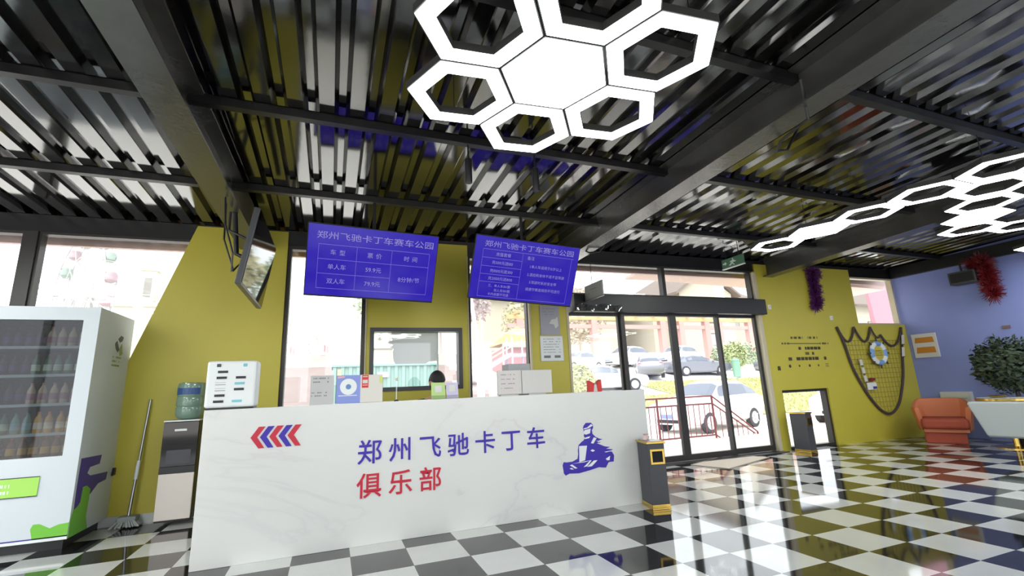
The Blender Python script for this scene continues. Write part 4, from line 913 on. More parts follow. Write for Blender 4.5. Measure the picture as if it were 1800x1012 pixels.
# ================================================================== SEATING, TABLE, PLANT
def tub_chair(label, loc, rz, m, m2, w_=.72, d_=.66, zt=.70, zb=.2, name='lounge_chair', leg=None):
    t = thing(name, label, 'armchair', loc, rz)          # open side faces local -y
    b = MB(); n = 28; th = .07; ring = []
    for i in range(n + 1):
        a = R(-28) + (R(208) + R(0)) * i / n if False else R(-35) + R(250) * i / n
        ca, sa = math.cos(a), math.sin(a)
        sq = max(abs(ca), abs(sa)) ** .35
        hx, hy = ca / sq * w_ / 2, sa / sq * d_ / 2
        hgt = zt - (.13 if sa < .2 else .13 * max(0, (.75 - sa) / .55)) if sa < .75 else zt
        fl = .86
        ring.append([(hx * fl, hy * fl, zb), (hx, hy, hgt - .03), (hx * .97, hy * .97, hgt), (hx * .84, hy * .84, hgt), (hx * .8, hy * .8, hgt - .03), (hx * .7, hy * .7, zb + .02)])
    vs = [p for r_ in ring for p in r_]; fs = []
    for i in range(n):
        for j in range(6): fs.append((i * 6 + j, (i + 1) * 6 + j, (i + 1) * 6 + (j + 1) % 6, i * 6 + (j + 1) % 6))
    fs += [tuple(range(6)), tuple(n * 6 + j for j in range(6))[::-1]]
    b.add(vs, fs); b.build('back_shell', m, t, smooth=True, bevel=.01)
    b = MB(); b.box(-w_ * .37, w_ * .37, -d_ * .48, d_ * .3, zb + .03, zb + .2); b.build('seat_cushion', m2, t, bevel=.05, seg=3)
    b = MB(); b.box(-w_ * .35, w_ * .35, -d_ * .38, d_ * .3, zb - .02, zb + .03); b.build('seat_frame', m, t)
    if leg is None:
        b = MB(); b.box(-w_ * .36, w_ * .3, -d_ * .32, d_ * .32, .0, zb); b.build('base', m2, t, bevel=.02)
    else:
        for sx in (-1, 1):
            for sy in (-1, 1):
                b = MB(); b.tube([(sx * w_ * .3, sy * d_ * .28, zb), (sx * w_ * .34, sy * d_ * .32, 0)], [.016, .01], 10); b.build('leg', leg, t)
    return t
ORG = mat('orange_fabric', (206, 122, 84), 0.7, bump=.1, bscale=200); ORD = mat('red_orange_fabric', (160, 70, 48), 0.7)
GRC = mat('pale_grey_leather', (176, 182, 182), 0.5); GRD = mat('grey_cushion', (160, 166, 166), 0.6)
tub_chair('orange tub chair in the corner of yellow and blue walls', (9.75, .98, 0), R(-62), ORG, ORD, .78, .72)
# grey two seat sofa, its back to the door side
t = thing('sofa', 'pale grey low sofa on gold legs beside the orange chair', 'sofa', (8.95, -.58, 0), R(-90 + 8))
b = MB(); n = 10; L_ = 1.3
prof = [(-.05, .30), (.03, .72), (.05, .735), (.1, .73), (.12, .70), (.06, .30)]
vs = []; xs = [-L_ / 2, -L_ / 2 + .02, L_ / 2 - .02, L_ / 2]
b = MB(); b.prism([(-L_ / 2 + .12, .26), (L_ / 2 - .12, .26), (L_ / 2, .70), (L_ / 2 - .03, .72), (-L_ / 2 + .03, .72), (-L_ / 2, .70)], 0, .09, lambda a, bb, d: Vector((a, -.36 + d - (bb - .26) * .16, bb))); b.build('backrest', GRC, t, bevel=.025, seg=3)
b = MB(); b.box(-L_ / 2 + .12, L_ / 2 - .12, -.28, .34, .3, .44); b.build('seat_cushion', GRD, t, bevel=.04, seg=3)
b = MB(); b.box(-L_ / 2 + .12, L_ / 2 - .12, -.3, .34, .25, .3); b.build('seat_frame', GRC, t)
for sx in (-1, 1):
    b = MB(); b.prism([(sx * (L_ / 2 - .14), .26), (sx * (L_ / 2 - .14), .45), (sx * (L_ / 2 - .06), .55), (sx * (L_ / 2 - .06), .5)], 0, .6, lambda a, bb, d: Vector((a, -.28 + d, bb))); b.build('armrest', GRC, t, bevel=.015)
for sx in (-1, 1):
    for y in (-.25, .27):
        b = MB(); b.box(sx * .12 - .018, sx * .12 + .018, y - .008, y + .008, 0, .26); b.build('leg', GOLD, t)
TC = (9.66, .1, 0)
t = thing('round_table', 'small round table with a polished gold rim beside the plant', 'table', TC)
b = MB(); b.lathe([(.32, .68), (.335, .685), (.335, .715), (.32, .72)], TC, 40); b.build('tabletop', GOLD, t, world=True, smooth=True)
b = MB(); b.lathe([(.31, .7205), (.31, .724)], TC, 40); b.build('marble_inlay', WHITE, t, world=True)
b = MB(); b.lathe([(.04, .02), (.035, .06), (.035, .62), (.1, .68)], TC, 20); b.build('pedestal', GOLD, t, world=True, smooth=True)
b = MB(); b.lathe([(.22, 0), (.22, .012), (.04, .03)], TC, 32); b.build('foot', GOLD, t, world=True, smooth=True)
TD = (9.6, .16, 0)
t = thing('table_tray', 'small gold dish resting on the round gold table', 'dish', (9.6, .16, .724))
b = MB(); b.lathe([(.05, .7245), (.09, .735), (.11, .755), (.1, .757), (.085, .742), (.05, .733)], TD, 24); b.build('bowl', GOLD, t, world=True, smooth=True)
b = MB(); b.lathe([(.02, .7335), (.02, .75)], TD, 12); b.build('knob', GOLD, t, world=True)
def leafball(label, c, r, m, n, leaf, seed, pot=True, name='potted_tree', cat='plant', trunk=.03, base=0.0, potm=None, group=None, flat=1.0, bark=None):
    t = thing(name, label, cat, (c[0], c[1], base), group=group); rr = random.Random(seed); b = MB(); c = Vector(c)
    for k in range(n):
        d = Vector((rr.gauss(0, 1), rr.gauss(0, 1), rr.gauss(0, 1))).normalized(); q = rr.uniform(.45, 1.0) ** .5
        bump_ = 1 + .12 * math.sin(5 * d.x + 3 * d.z) + .08 * math.sin(9 * d.y)
        p = c + Vector((d.x * r, d.y * r, d.z * r * flat)) * q * bump_
        a = Vector((rr.gauss(0, 1), rr.gauss(0, 1), rr.gauss(0, .6))).normalized(); s_ = a.cross(d + Vector((.01, .02, .03))).normalized()
        L2 = leaf * rr.uniform(.6, 1.3)
        b.add([p - a * L2, p + s_ * L2 * .45, p + a * L2, p - s_ * L2 * .45], [(0, 1, 2, 3)])
    b.build('crown', m, t, world=True, fix=False)
    b = MB(); b.tube([(c.x, c.y, base + (.28 if pot else 0)), (c.x + .02, c.y, base + (c.z - base) * .6), (c.x, c.y, c.z + r * .2)], [trunk * 1.2, trunk, trunk * .6], 8); b.build('trunk', bark or BROWN, t, world=True)
    if pot:
        b = MB(); b.lathe([(.13, base), (.17, base + .3), (.185, base + .32), (.165, base + .32), (.15, base + .26)], (c.x, c.y, 0), 24); b.build('pot', potm or DARK, t, world=True, smooth=True)
    return t
leafball('potted tree with a round dark green crown by the blue wall', (10.02, .1, 1.2), .42, mat('dark_leaves', (52, 66, 44), 0.6), 2600, .045, 4)

# ================================================================== OUTSIDE
ZG = -.5
def TZ(y): return ZG if y < 11 else ZG + .19 * (min(y, 36) - 11)
CONC = mat('pale_concrete', (232, 227, 220), 0.8, vary=.05, vscale=1.5); PINKP = mat('pink_paving', (128, 112, 109), 0.8, vary=.1, vscale=1.2)
def terrain(x0, x1, ys, dz, m, name, nx=6, **k):
    b = MB(); n = len(ys)
    for y in ys:
        for i in range(nx + 1): b.v.append(Vector((x0 + (x1 - x0) * i / nx, y, TZ(y) + dz)))
    for j in range(n - 1):
        for i in range(nx): b.f.append((j * (nx + 1) + i, j * (nx + 1) + i + 1, (j + 1) * (nx + 1) + i + 1, (j + 1) * (nx + 1) + i))
    return struct(b, name, m, **k)
terrain(-140, 180, [2.4, 11, 14, 18, 22, 26, 30, 36, 150], 0, CONC, 'ground', label='pale paved ground outside rising to the houses')
terrain(-30, 8, [11, 14, 18, 22, 26, 30], .02, PINKP, 'ground', label='pink paved court behind the ticket window')
terrain(-120, 150, [-60, YB - .3], -.02, CONC, 'ground', nx=2, label='paved ground behind the hall')
b = MB(); rr = random.Random(9)
def lawn_patch(x0, x1, y0, y1, n):
    for k in range(n):
        x, y = rr.uniform(x0, x1), rr.uniform(y0, y1); z = TZ(y) + .03; h = rr.uniform(.06, .14); a = rr.uniform(0, PI); dx, dyy = .05 * math.cos(a), .05 * math.sin(a)
        b.add([(x - dx, y - dyy, z), (x + dx, y + dyy, z), (x + dx * .3 + rr.uniform(-.03, .03), y + dyy * .3, z + h)], [(0, 1, 2)])
LAWNM = mat('lawn_green', (164, 164, 106), 0.8, vary=.12, vscale=1)
lw = MB()
for x0, y0, x1, y1 in ((13.2, 11.6, 40, 14), (13.2, 14, 40, 16.4), (17.0, 16.4, 40, 18), (17.0, 18, 40, 20.0)):
    lw.add([(x0, y0, TZ(y0) + .03), (x1, y0, TZ(y0) + .03), (x1, y1, TZ(y1) + .03), (x0, y1, TZ(y1) + .03)], [(0, 1, 2, 3)])
    lawn_patch(x0, x1, y0, y1, 1600)
b.add(lw.v, lw.f); tag(b.build('lawn_grass', LAWNM, fix=False), 'sloping yellow-green lawn behind the parked white car', 'lawn', kind='stuff')
# landing and steps before the doors
b = MB(); fbox(b, 2.6, 9.2, .13, 2.15, ZG, -.02); struct(b, 'floor', CONC, label='pale landing outside the doors')
b = MB()
for k in range(3): b.box(7.9 + k * .34, 11.6, 3.9 - .0 - .34 * 0 + 0, 4.6, ZG, -.1 - .13 * k) if False else fbox(b, 3.0, 11.5, 2.15 + k * .34, 2.49 + k * .34, ZG, -.14 - .12 * k)
for k in range(3): fbox(b, 9.2 + k * .34, 9.54 + k * .34, .13, 2.15, ZG, -.14 - .12 * k)
struct(b, 'floor', CONC, label='pale steps down from the landing')
# outside fascia of the porch roof
PKF = mat('fascia_pink', (196, 168, 162), 0.6)
b = MB(); fbox(b, -6, 11, .3, .36, 2.94, 3.2); struct(b, 'trim_7', PKF, label='pink fascia of the porch roof')
b = MB(); fbox(b, 5.2, 11, .3, 1.15, 3.05, 3.1); b.prism([(5.6, 3.05), (11, 3.05), (11, 2.86)], .36, 1.1, FP); struct(b, 'trim_8', mat('porch_soffit', (222, 196, 188), 0.7), label='pale porch soffit over the doors')
# red railing
RAIL = mat('rail_red', (140, 66, 66), 0.45)
t = thing('railing', 'red metal railing with sloping handrail outside the doors', 'railing', (6.8, 4.0, -.02))
ya = 4.0
for pts_ in ([(4.9, ya, .836), (7.77, ya, .836), (8.93, ya, .03)], [(4.9, ya, .68), (7.77, ya, .68), (8.85, ya, .0)], [(4.9, ya, .045), (7.77, ya, .045), (8.3, ya, -.3)]):
    b = MB(); b.tube(pts_, .018, 8); b.build('rail', RAIL, t, world=True)
for x in (4.9, 6.35, 7.77, 8.93):
    z1 = .836 if x < 8 else .03; b = MB(); b.tube([(x, ya, ZG), (x, ya, z1)], .022, 8); b.build('post', RAIL, t, world=True)
x = 5.02
while x < 8.85:
    if x < 7.77: z0, z1 = .045, .68
    else: z1 = .68 - (x - 7.77) * .63; z0 = max(z1 - .62, ZG)
    if min(abs(x - q) for q in (6.35, 7.77)) > .05:
        b = MB(); b.tube([(x, ya, z0), (x, ya, z1)], .009, 6); b.build('baluster', RAIL, t, world=True)
    x += .14
# cars
TYRE = mat('tyre', (52, 50, 52), 0.7); RIM = mat('rim', (196, 198, 200), 0.35, metal=.6); CGL = mat('car_glass', (98, 104, 116), 0.1); PLATE = mat('plate_blue', (120, 130, 214), 0.5); TAIL = mat('tail_red', (220, 70, 70), 0.4); HEADL = mat('headlight', (226, 228, 226), 0.2)
PROF = {
 'suv': (4.65, [(2.32, .5, .74, .76, .66, .45), (2.2, .3, .86, .93, .84, .68), (1.5, .24, .98, 1.06, .92, .76), (.95, .24, 1.02, 1.13, .93, .78), (.25, .24, 1.04, 1.58, .93, .64), (-.3, .24, 1.05, 1.66, .93, .65), (-1.3, .24, 1.07, 1.62, .93, .63), (-1.95, .28, 1.08, 1.4, .91, .6), (-2.22, .42, 1.02, 1.1, .86, .66), (-2.32, .5, .86, .88, .7, .5)]),
 'sedan': (4.6, [(2.3, .45, .66, .68, .64, .45), (2.15, .26, .76, .82, .82, .66), (1.5, .2, .86, .93, .88, .74), (.85, .2, .9, 1.0, .9, .76), (.1, .2, .92, 1.38, .9, .58), (-.5, .2, .93, 1.44, .9, .58), (-1.1, .2, .94, 1.36, .9, .56), (-1.65, .22, .95, 1.05, .88, .66), (-2.15, .3, .92, 1.0, .84, .64), (-2.3, .45, .78, .8, .68, .5)]),
 'hatch': (4.0, [(2.0, .45, .7, .72, .62, .42), (1.88, .26, .82, .88, .8, .64), (1.4, .22, .92, 1.0, .86, .7), (.95, .22, .95, 1.05, .87, .72), (.3, .22, .97, 1.44, .87, .58), (-.2, .22, .98, 1.5, .87, .59), (-1.1, .22, 1.0, 1.46, .87, .57), (-1.65, .26, 1.0, 1.25, .85, .56), (-1.92, .4, .95, 1.0, .8, .6), (-2.0, .48, .8, .82, .66, .48)])}
def car(kind, label, loc, rz, col, group=None):
    L_, st_ = PROF[kind]
    t = thing('car', label, 'car', loc, rz); m = mat('car_paint', col, 0.25, coat=.5)
    def sec(s_):
        x, zb, zl, zt, w_, wt = s_
        h = [(w_ * .82, zb), (w_ * .98, zb + .1), (w_, (zb + zl) / 2), (w_ * .99, zl), (wt + (w_ - wt) * .55, zl + min(.03, (zt - zl) * .5)), (wt, zt - min(.08, (zt - zl) * .4)), (wt * .75, zt), (0, zt + .012)]
        return [(x, y, z) for y, z in h] + [(x, -y, z) for y, z in h[-2::-1]]
    secs = [sec(s_) for s_ in st_]; n = len(secs[0]); b = MB(); b.v = [Vector(p) for s_ in secs for p in s_]
    for i in range(len(secs) - 1):
        for j in range(n - 1): b.f.append((i * n + j, i * n + j + 1, (i + 1) * n + j + 1, (i + 1) * n + j))
        b.f.append((i * n + n - 1, i * n, (i + 1) * n, (i + 1) * n + n - 1))
    b.f.append(tuple(range(n))); b.f.append(tuple((len(secs) - 1) * n + j for j in range(n))[::-1])
    bo_ = b.build('body', m, t, smooth=True)
    # side glass follows the flank of the greenhouse between belt and roof edge
    b = MB(); g0, g1 = 3, (7 if kind != 'sedan' else 6)
    for sgn in (0, 1):
        for i in range(3, g1):
            def pt(s_, f_):
                a_, c_ = Vector(s_[4]), Vector(s_[5]); p = a_.lerp(c_, f_)
                if sgn: p.y = -p.y
                return p
            a, c = secs[i], secs[i + 1]
            if i == 3: q = [pt(a, .5).lerp(pt(c, .1), .45), pt(c, .12), pt(c, .9), pt(a, 1).lerp(pt(c, .9), .5)]
            else: q = [pt(a, .12), pt(c, .12), pt(c, .9), pt(a, .9)]
            nn = Vector((0, -1 if sgn else 1, .35)).normalized() * .012
            b.add([p + nn for p in q], [(0, 1, 2, 3)])
    for i0, i1, r0, r1 in ((3, 4, .1, .93), (g1, g1 + 1, .1, .8)):
        a, c = secs[i0], secs[i1]
        for j in range(5, 9):
            q = [Vector(a[j]).lerp(Vector(c[j]), r0), Vector(a[j + 1]).lerp(Vector(c[j + 1]), r0), Vector(a[j + 1]).lerp(Vector(c[j + 1]), r1), Vector(a[j]).lerp(Vector(c[j]), r1)]
            nn = (q[1] - q[0]).cross(q[2] - q[1]).normalized(); nn = nn if nn.z > 0 else -nn
            b.add([p + nn * .014 for p in q], [(0, 1, 2, 3)])
    b.build('window_glass', CGL, t)
    wr = .33 if kind != 'hatch' else .29; wb = L_ * .29
    for x in (wb, -wb):
        for sgn in (1, -1):
            y = sgn * (st_[4][4] - .09)
            b = MB(); b.lathe([(wr * .6, -.1), (wr, -.09), (wr, .09), (wr * .6, .1)], (x, y, wr), 22, 'y'); wo = b.build('wheel', TYRE, t, smooth=True)
            b = MB(); yo = y + sgn * .101; b.lathe([(wr * .66, yo - .004), (wr * .62, yo + .004)], (x, 0, wr), 20, 'y')
            for k in range(5):
                a = k * 2 * PI / 5; b.tube([(x, yo + sgn * .01, wr), (x + wr * .62 * math.cos(a), yo + sgn * .008, wr + wr * .62 * math.sin(a))], .03, 6)
            b.build('rim', RIM, wo)
    f_, r_ = st_[1], st_[-2]
    for sgn in (1, -1):
        b = MB(); b.ball((f_[0] - .06, sgn * (f_[4] - .16), f_[2] - .06), (.13, .16, .07), 10, 8); b.build('headlight', HEADL, t, smooth=True)
        b = MB(); b.ball((r_[0] + .03, sgn * (r_[4] - .16), r_[2] - .05), (.08, .17, .07), 10, 8); b.build('tail_light', TAIL, t, smooth=True)
        b = MB(); b.ball((.75, sgn * (st_[3][4] + .06), st_[3][2] + .05), (.07, .1, .07), 10, 8); b.build('side_mirror', m, t, smooth=True)
    b = MB(); b.box(st_[0][0] - .06, st_[0][0] + .012, -.22, .22, .5, .63); b.build('number_plate', PLATE, t)
    b = MB(); b.box(st_[0][0] - .12, st_[0][0] + .006, -.4, .4, .36, .46); b.build('air_intake', DARK, t)
    return t
WC = (232, 232, 232)
car('suv', 'white car parked close behind the red railing', (12.7, 9.42, ZG), PI + R(14), WC)
car('suv', 'white car seen through the low opening in the yellow wall', (18.6, 8.0, ZG), PI + R(14), (224, 226, 230))
car('sedan', 'silver-grey saloon parked left of the lawn', (14.2, 18.4, TZ(18.4) - .1), PI + R(170), (176, 180, 196))
car('hatch', 'dark grey hatchback with red tail light in the car park', (19.7, 21.8, TZ(21.8) - .1), R(58), (128, 128, 136))
car('sedan', 'dark grey saloon right of the dark hatchback', (24.1, 22.2, TZ(22.2) - .1), R(-10), (112, 114, 124))
car('suv', 'white car in the upper car park, second from the left', (21.4, 26.6, TZ(26.6) - .1), R(200), WC)
car('suv', 'white car in the upper car park behind the middle door post', (26.6, 26.9, TZ(26.9) - .1), R(200), WC)
car('sedan', 'white saloon leftmost in the upper car park', (16.4, 25.4, TZ(25.4) - .1), R(200), WC)
car('sedan', 'dark car half hidden behind the round-crowned tree', (32.6, 22.0, TZ(22) - .1), R(-10), (120, 122, 130))
car('sedan', 'white car behind the counter monitors outside the tall window', (5.0, 9.4, ZG), R(15), WC)
car('hatch', 'pale grey car right of the round-crowned tree', (38.2, 25.5, TZ(25.5) - .1), R(190), (196, 198, 204))
# trees and shrubs
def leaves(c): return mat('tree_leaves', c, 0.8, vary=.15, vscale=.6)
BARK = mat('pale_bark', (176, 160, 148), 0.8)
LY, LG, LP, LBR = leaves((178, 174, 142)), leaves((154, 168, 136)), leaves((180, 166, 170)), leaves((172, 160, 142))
for x, y, h, r_, m, lf, nn, lb in ((10.9, 15.2, 1.0, .8, leaves((176, 178, 124)), .1, 1500, 'yellow-green bush left of the silver saloon'), (28.6, 23.0, 1.2, .95, leaves((158, 168, 116)), .12, 1400, 'round-crowned green tree by the car park'),
                                  (16.6, 34.6, 3.4, 2.2, LY, .22, 1200, 'pale leafy tree behind the leftmost door panel'), (22.5, 35.5, 3.6, 2.6, LBR, .25, 1300, 'tall pale tree behind the white cars'),
                                  (8.2, 32.6, 4.6, 2.0, LY, .3, 1300, 'tall pale yellow tree behind the tall right window'), (4.6, 36, 4.6, 2.6, LG, .3, 1200, 'pale green tree behind the play tower'), (11.4, 36.5, 5.4, 2.5, LP, .28, 1200, 'pinkish blossom tree right of the tent'),
                                  (-2.3, 52, 2.2, 2.6, leaves((216, 212, 210)), .3, 900, 'hazy bare tree behind the white wall'), (2.6, 56, 1.2, 2.2, leaves((218, 214, 212)), .3, 700, 'hazy small bare tree right of the big bare tree')):  # haze is put into the pale leaf colour of both bare trees
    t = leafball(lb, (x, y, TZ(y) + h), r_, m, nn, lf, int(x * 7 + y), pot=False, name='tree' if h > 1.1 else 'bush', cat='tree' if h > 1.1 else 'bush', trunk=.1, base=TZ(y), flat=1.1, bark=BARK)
for x, y, r_, lb in ((31.6, 27.0, 1.0, 'low green shrub under the red pillars, left one'), (30.2, 24.6, .8, 'low green shrub behind the white cars'), (34.2, 26.8, 1.1, 'low green shrub under the red pillars, right one')):
    leafball(lb, (x, y, TZ(y) + .7), r_, LG, 700, .16, int(x), pot=False, name='shrub', cat='shrub', trunk=.06, base=TZ(y), bark=BARK)
# red pergola, houses on the hill
REDC = mat('pillar_red', (184, 144, 138), 0.6); YB_ = mat('beam_yellow', (186, 160, 118), 0.6)  # pillar red is washed out in the colour to imitate haze and glare
t = thing('pergola', 'long pergola of red pillars and yellow beams before the houses', 'pergola', (29, 30, TZ(30)))
for x in (14.0, 20.8, 27.9, 30.0, 33.0, 34.6, 38.4, 42.0):
    b = MB(); b.box(x - .28, x + .28, 29.8, 30.3, TZ(30) - .2, 6.6); b.build('pillar', REDC, t, world=True)
for z, m in ((6.6, YB_), (5.9, REDC)):
    b = MB(); b.box(13, 43, 29.85, 30.2, z, z + .32); b.build('beam', m, t, world=True)
for k in range(16):
    b = MB(); x = 13.5 + k * 1.9; b.box(x, x + .16, 28.6, 31.5, 6.92, 7.1); b.build('rafter', YB_, t, world=True)
ROOF = mat('roof_tile', (112, 100, 92), 0.7); HW = mat('house_wall', (170, 163, 148), 0.8); HWIN = mat('house_window', (150, 150, 150), 0.2); SOFF = mat('roof_eaves', (100, 90, 82), 0.7)
def house(label, x0, x1, y0, y1, z0, zw, zr, gable=None, name='house', wins=()):
    t = thing(name, label, 'house', ((x0 + x1) / 2, (y0 + y1) / 2, z0))
    b = MB(); b.box(x0, x1, y0, y1, z0, zw); b.build('wall', HW, t, world=True)
    o_ = 1.0; xm0, xm1, ym = x0 + (y1 - y0) / 2, x1 - (y1 - y0) / 2, (y0 + y1) / 2
    b = MB(); b.add([(x0 - o_, y0 - o_, zw), (x1 + o_, y0 - o_, zw), (x1 + o_, y1 + o_, zw), (x0 - o_, y1 + o_, zw), (xm0, ym, zr), (xm1, ym, zr)], [(0, 1, 5, 4), (1, 2, 5), (2, 3, 4, 5), (3, 0, 4), (3, 2, 1, 0)]); b.build('roof', ROOF, t, world=True)
    b = MB(); b.box(x0 - o_, x1 + o_, y0 - o_, y0 - o_ + .15, zw - .25, zw); b.build('eaves', SOFF, t, world=True)
    if gable:
        g0, g1, gz, gr = gable; yf = y0 - 2.5
        b = MB(); b.prism([(g0, z0), (g1, z0), (g1, gz), ((g0 + g1) / 2, gr), (g0, gz)], yf, y0, lambda a, bb, d: Vector((a, d, bb))); b.build('gable', HW, t, world=True)
        gm = (g0 + g1) / 2
        b = MB(); b.prism([(g0 - 1, gz - .45), (gm, gr + .15), (g1 + 1, gz - .45), (g1 + 1, gz - .1), (gm, gr + .5), (g0 - 1, gz - .1)], yf - .7, y0 + 2, lambda a, bb, d: Vector((a, d, bb))); b.build('gable_roof', ROOF, t, world=True)
    for wx, wz, ww, wh_ in wins:
        yy = y0 - (2.5 if gable and gable[0] < wx < gable[1] else 0) - .06
        b = MB(); b.box(wx - ww / 2 - .12, wx + ww / 2 + .12, yy, yy + .06, wz - wh_ / 2 - .12, wz + wh_ / 2 + .12); f_ = b.build('window', SOFF, t, world=True)
        b = MB(); b.box(wx - ww / 2, wx + ww / 2, yy - .02, yy, wz - wh_ / 2, wz + wh_ / 2); b.build('pane', HWIN, f_, world=True)
    return t
house('pale gabled villa on the hill behind the doors', 38, 58, 44, 54, 4.2, 11.2, 15.5, (40.5, 49, 12.2, 15.2), wins=((44.7, 9.5, 2, 2.2), (51.5, 9, 1.6, 2), (55, 9, 1.6, 2), (44.7, 6, 2, 1.8)))
house('long low villa with a grey hip roof left of the gabled villa', 17, 35, 46, 54, 4.2, 11.8, 14.2, wins=((22.5, 10, 1.6, 1.6), (26, 10, 1.6, 1.6), (29.5, 10, 1.6, 1.6), (33, 10, 1.6, 1.6)))
t = house('pale villa with dark windows behind the white pillar', 61, 73, 34, 40, 3.0, 9.6, 12.4, wins=((64, 6.5, 1.8, 2), (69, 6.5, 1.8, 2)))
t = thing('white_pillar', 'tall white pillar standing before the villas', 'pillar', (38.5, 33, TZ(33)))
b = MB(); b.box(38.0, 38.8, 32.8, 33.4, TZ(33), 12.5); b.build('shaft', WHITE, t, world=True)
b = MB(); b.box(37.8, 39.0, 32.6, 33.6, 12.5, 12.8); b.build('cap', WHITE, t, world=True)
t = thing('park_bin', 'turquoise litter bin under the round-crowned tree', 'litter bin', (26.1, 20.6, TZ(20.6)))
b = MB(); b.lathe([(.24, TZ(20.6)), (.27, TZ(20.6) + 1.1)], (26.1, 20.6, 0), 18); b.build('body', mat('bin_turquoise', (120, 160, 140), 0.5), t, world=True, smooth=True)
b = MB(); b.ball((26.1, 20.6, TZ(20.6) + 1.1), (.29, .29, .16)); b.build('lid', mat('bin_lid', (110, 150, 130), 0.5), t, world=True, smooth=True)
# left court
t = thing('container', 'turquoise shipping container in the court', 'container', (2.2, 17.5, TZ(17.5)))
TQ = mat('container_turquoise', (122, 154, 147), 0.6)
b = MB(); x = .25; za, zb_ = TZ(15.5) - .2, 2.3; poly = []
while x < 4.3: poly += [(x, 16.0), (x + .12, 16.0), (x + .15, 16.06), (x + .27, 16.06)]; x += .3
poly += [(4.45, 16.0), (4.45, 18.4), (.25, 18.4)]
b.prism(poly, za, zb_, lambda a, bb, d: Vector((a, bb, d))); b.build('corrugated_body', TQ, t, world=True)
b = MB(); b.box(.2, 4.5, 15.95, 18.45, zb_, zb_ + .08); b.build('top_rail', mat('rail_turquoise', (120, 160, 152), 0.6), t, world=True)
b = MB(); b.box(.42, .56, 15.96, 16.0, za, zb_ - .1); b.build('yellow_stripe', mat('stripe_yellow', (220, 226, 130), 0.6), t, world=True)
b = MB(); b.box(1.95, 2.4, 15.95, 15.99, 1.85, 2.05); b.build('white_plate', WHITE, t, world=True)
b = MB(); b.box(-16, 12, 30.2, 30.5, TZ(30) - .3, 3.9); struct(b, 'wall_outside', mat('boundary_white', (172, 168, 162), 0.8), label='white boundary wall behind the court')
t = thing('banner', 'red banner over the white boundary wall', 'banner', (0, 30.7, 3.7))
b = MB(); b.box(-.6, .67, 30.62, 30.66, 3.74, 3.97); b.build('cloth', mat('banner_red', (190, 124, 126), 0.7), t, world=True)
for x in (-.6, .67):
    b = MB(); b.tube([(x, 30.7, TZ(30) - .2), (x, 30.7, 4.0)], .03, 8); b.build('pole', STEEL, t, world=True)
for x, h, lb in ((-2.6, 4.75, 'red flag on a pole, left one behind the boundary wall'), (-.4, 4.85, 'red flag on a pole, right one behind the boundary wall')):
    t = thing('flag', lb, 'flag', (x, 32, TZ(32))); b = MB(); b.tube([(x, 32, TZ(32)), (x, 32, h)], .03, 8); b.build('pole', STEEL, t, world=True)
    b = MB(); n = 8; b.add([(x + .4 * i / n, 32 + .04 * math.sin(i * 1.4), h - j * .5 - .03 * i) for i in range(n + 1) for j in (0, 1)], [(2 * i, 2 * i + 2, 2 * i + 3, 2 * i + 1) for i in range(n)]); b.build('cloth', mat('flag_red', (196, 150, 150), 0.7), t, world=True)
t = thing('kiosk', 'small white kiosk beyond the container', 'kiosk', (3.0, 27, TZ(27)))
b = MB(); b.box(2.3, 3.7, 26, 28, TZ(26), 3.95); b.build('hut', HW, t, world=True); b = MB(); b.box(2.2, 3.8, 25.9, 28.1, 3.95, 4.05); b.build('roof', mat('kiosk_grey', (170, 170, 170), 0.6), t, world=True)
b = MB(); b.box(2.5, 3.5, 25.95, 26, 3.0, 3.8); b.build('signboard', WHITE, t, world=True)
t = thing('grey_board', 'blank grey board with a torn left edge outside the ticket window', 'board', F(1.2, .14, 1.2))
poly = [(.94, 1.965), (1.515, 1.97), (1.515, 1.56), (1.4, 1.55), (1.36, 1.525), (.97, 1.525), (.945, 1.58), (.935, 1.68), (.95, 1.72), (.9, 1.735), (.94, 1.77), (.87, 1.8), (.93, 1.83), (.9, 1.89)]
b = MB(); b.prism(poly, .1, .12, FP); b.build('sheet', mat('board_grey', (244, 246, 246), 0.7), t, world=True)
b = MB(); fbox(b, 1.505, 1.525, .1, .125, 1.2, 1.97); b.build('edge_post', WHITE, t, world=True)
# play tower with slide, tent, poles
t = thing('tent', 'orange pavilion tent with red walls right of the play tower', 'tent', (11.8, 25, TZ(25)))
z0 = TZ(25)
b = MB(); b.add([(10.2, 23.6, 4.0), (13.4, 23.6, 4.0), (13.4, 26.6, 4.0), (10.2, 26.6, 4.0), (11.75, 25, 5.3)], [(0, 1, 4), (1, 2, 4), (2, 3, 4), (3, 0, 4)]); b.build('canopy', mat('tent_orange', (196, 150, 98), 0.7), t, world=True)
b = MB(); b.box(10.4, 13.2, 24, 26.4, z0, 3.75); b.build('booth', mat('booth_red', (156, 104, 108), 0.7), t, world=True)
b = MB(); b.box(10.3, 13.3, 23.55, 23.62, 3.8, 4.0); b.build('valance', WHITE, t, world=True)
for x in (10.25, 13.35):
    b = MB(); b.tube([(x, 23.65, z0 - .2), (x, 23.65, 4.0)], .05, 8); b.build('pole', WHITE, t, world=True)
t = thing('play_slide', 'pale lilac play slide with a stair and railings', 'slide', (9.2, 21, TZ(21)))
LIL = mat('lilac', (156, 156, 186), 0.6); z0 = TZ(21)
b = MB(); b.add([(7.0, 21, z0 + .3), (7.0, 21.9, z0 + .3), (9.8, 21.9, 3.2), (9.8, 21, 3.2), (7.0, 21, z0 + .1), (7.0, 21.9, z0 + .1), (9.8, 21.9, 3.0), (9.8, 21, 3.0)], [(0, 1, 2, 3), (7, 6, 5, 4), (0, 3, 7, 4), (1, 5, 6, 2), (0, 4, 5, 1), (3, 2, 6, 7)]); b.build('chute', LIL, t, world=True)
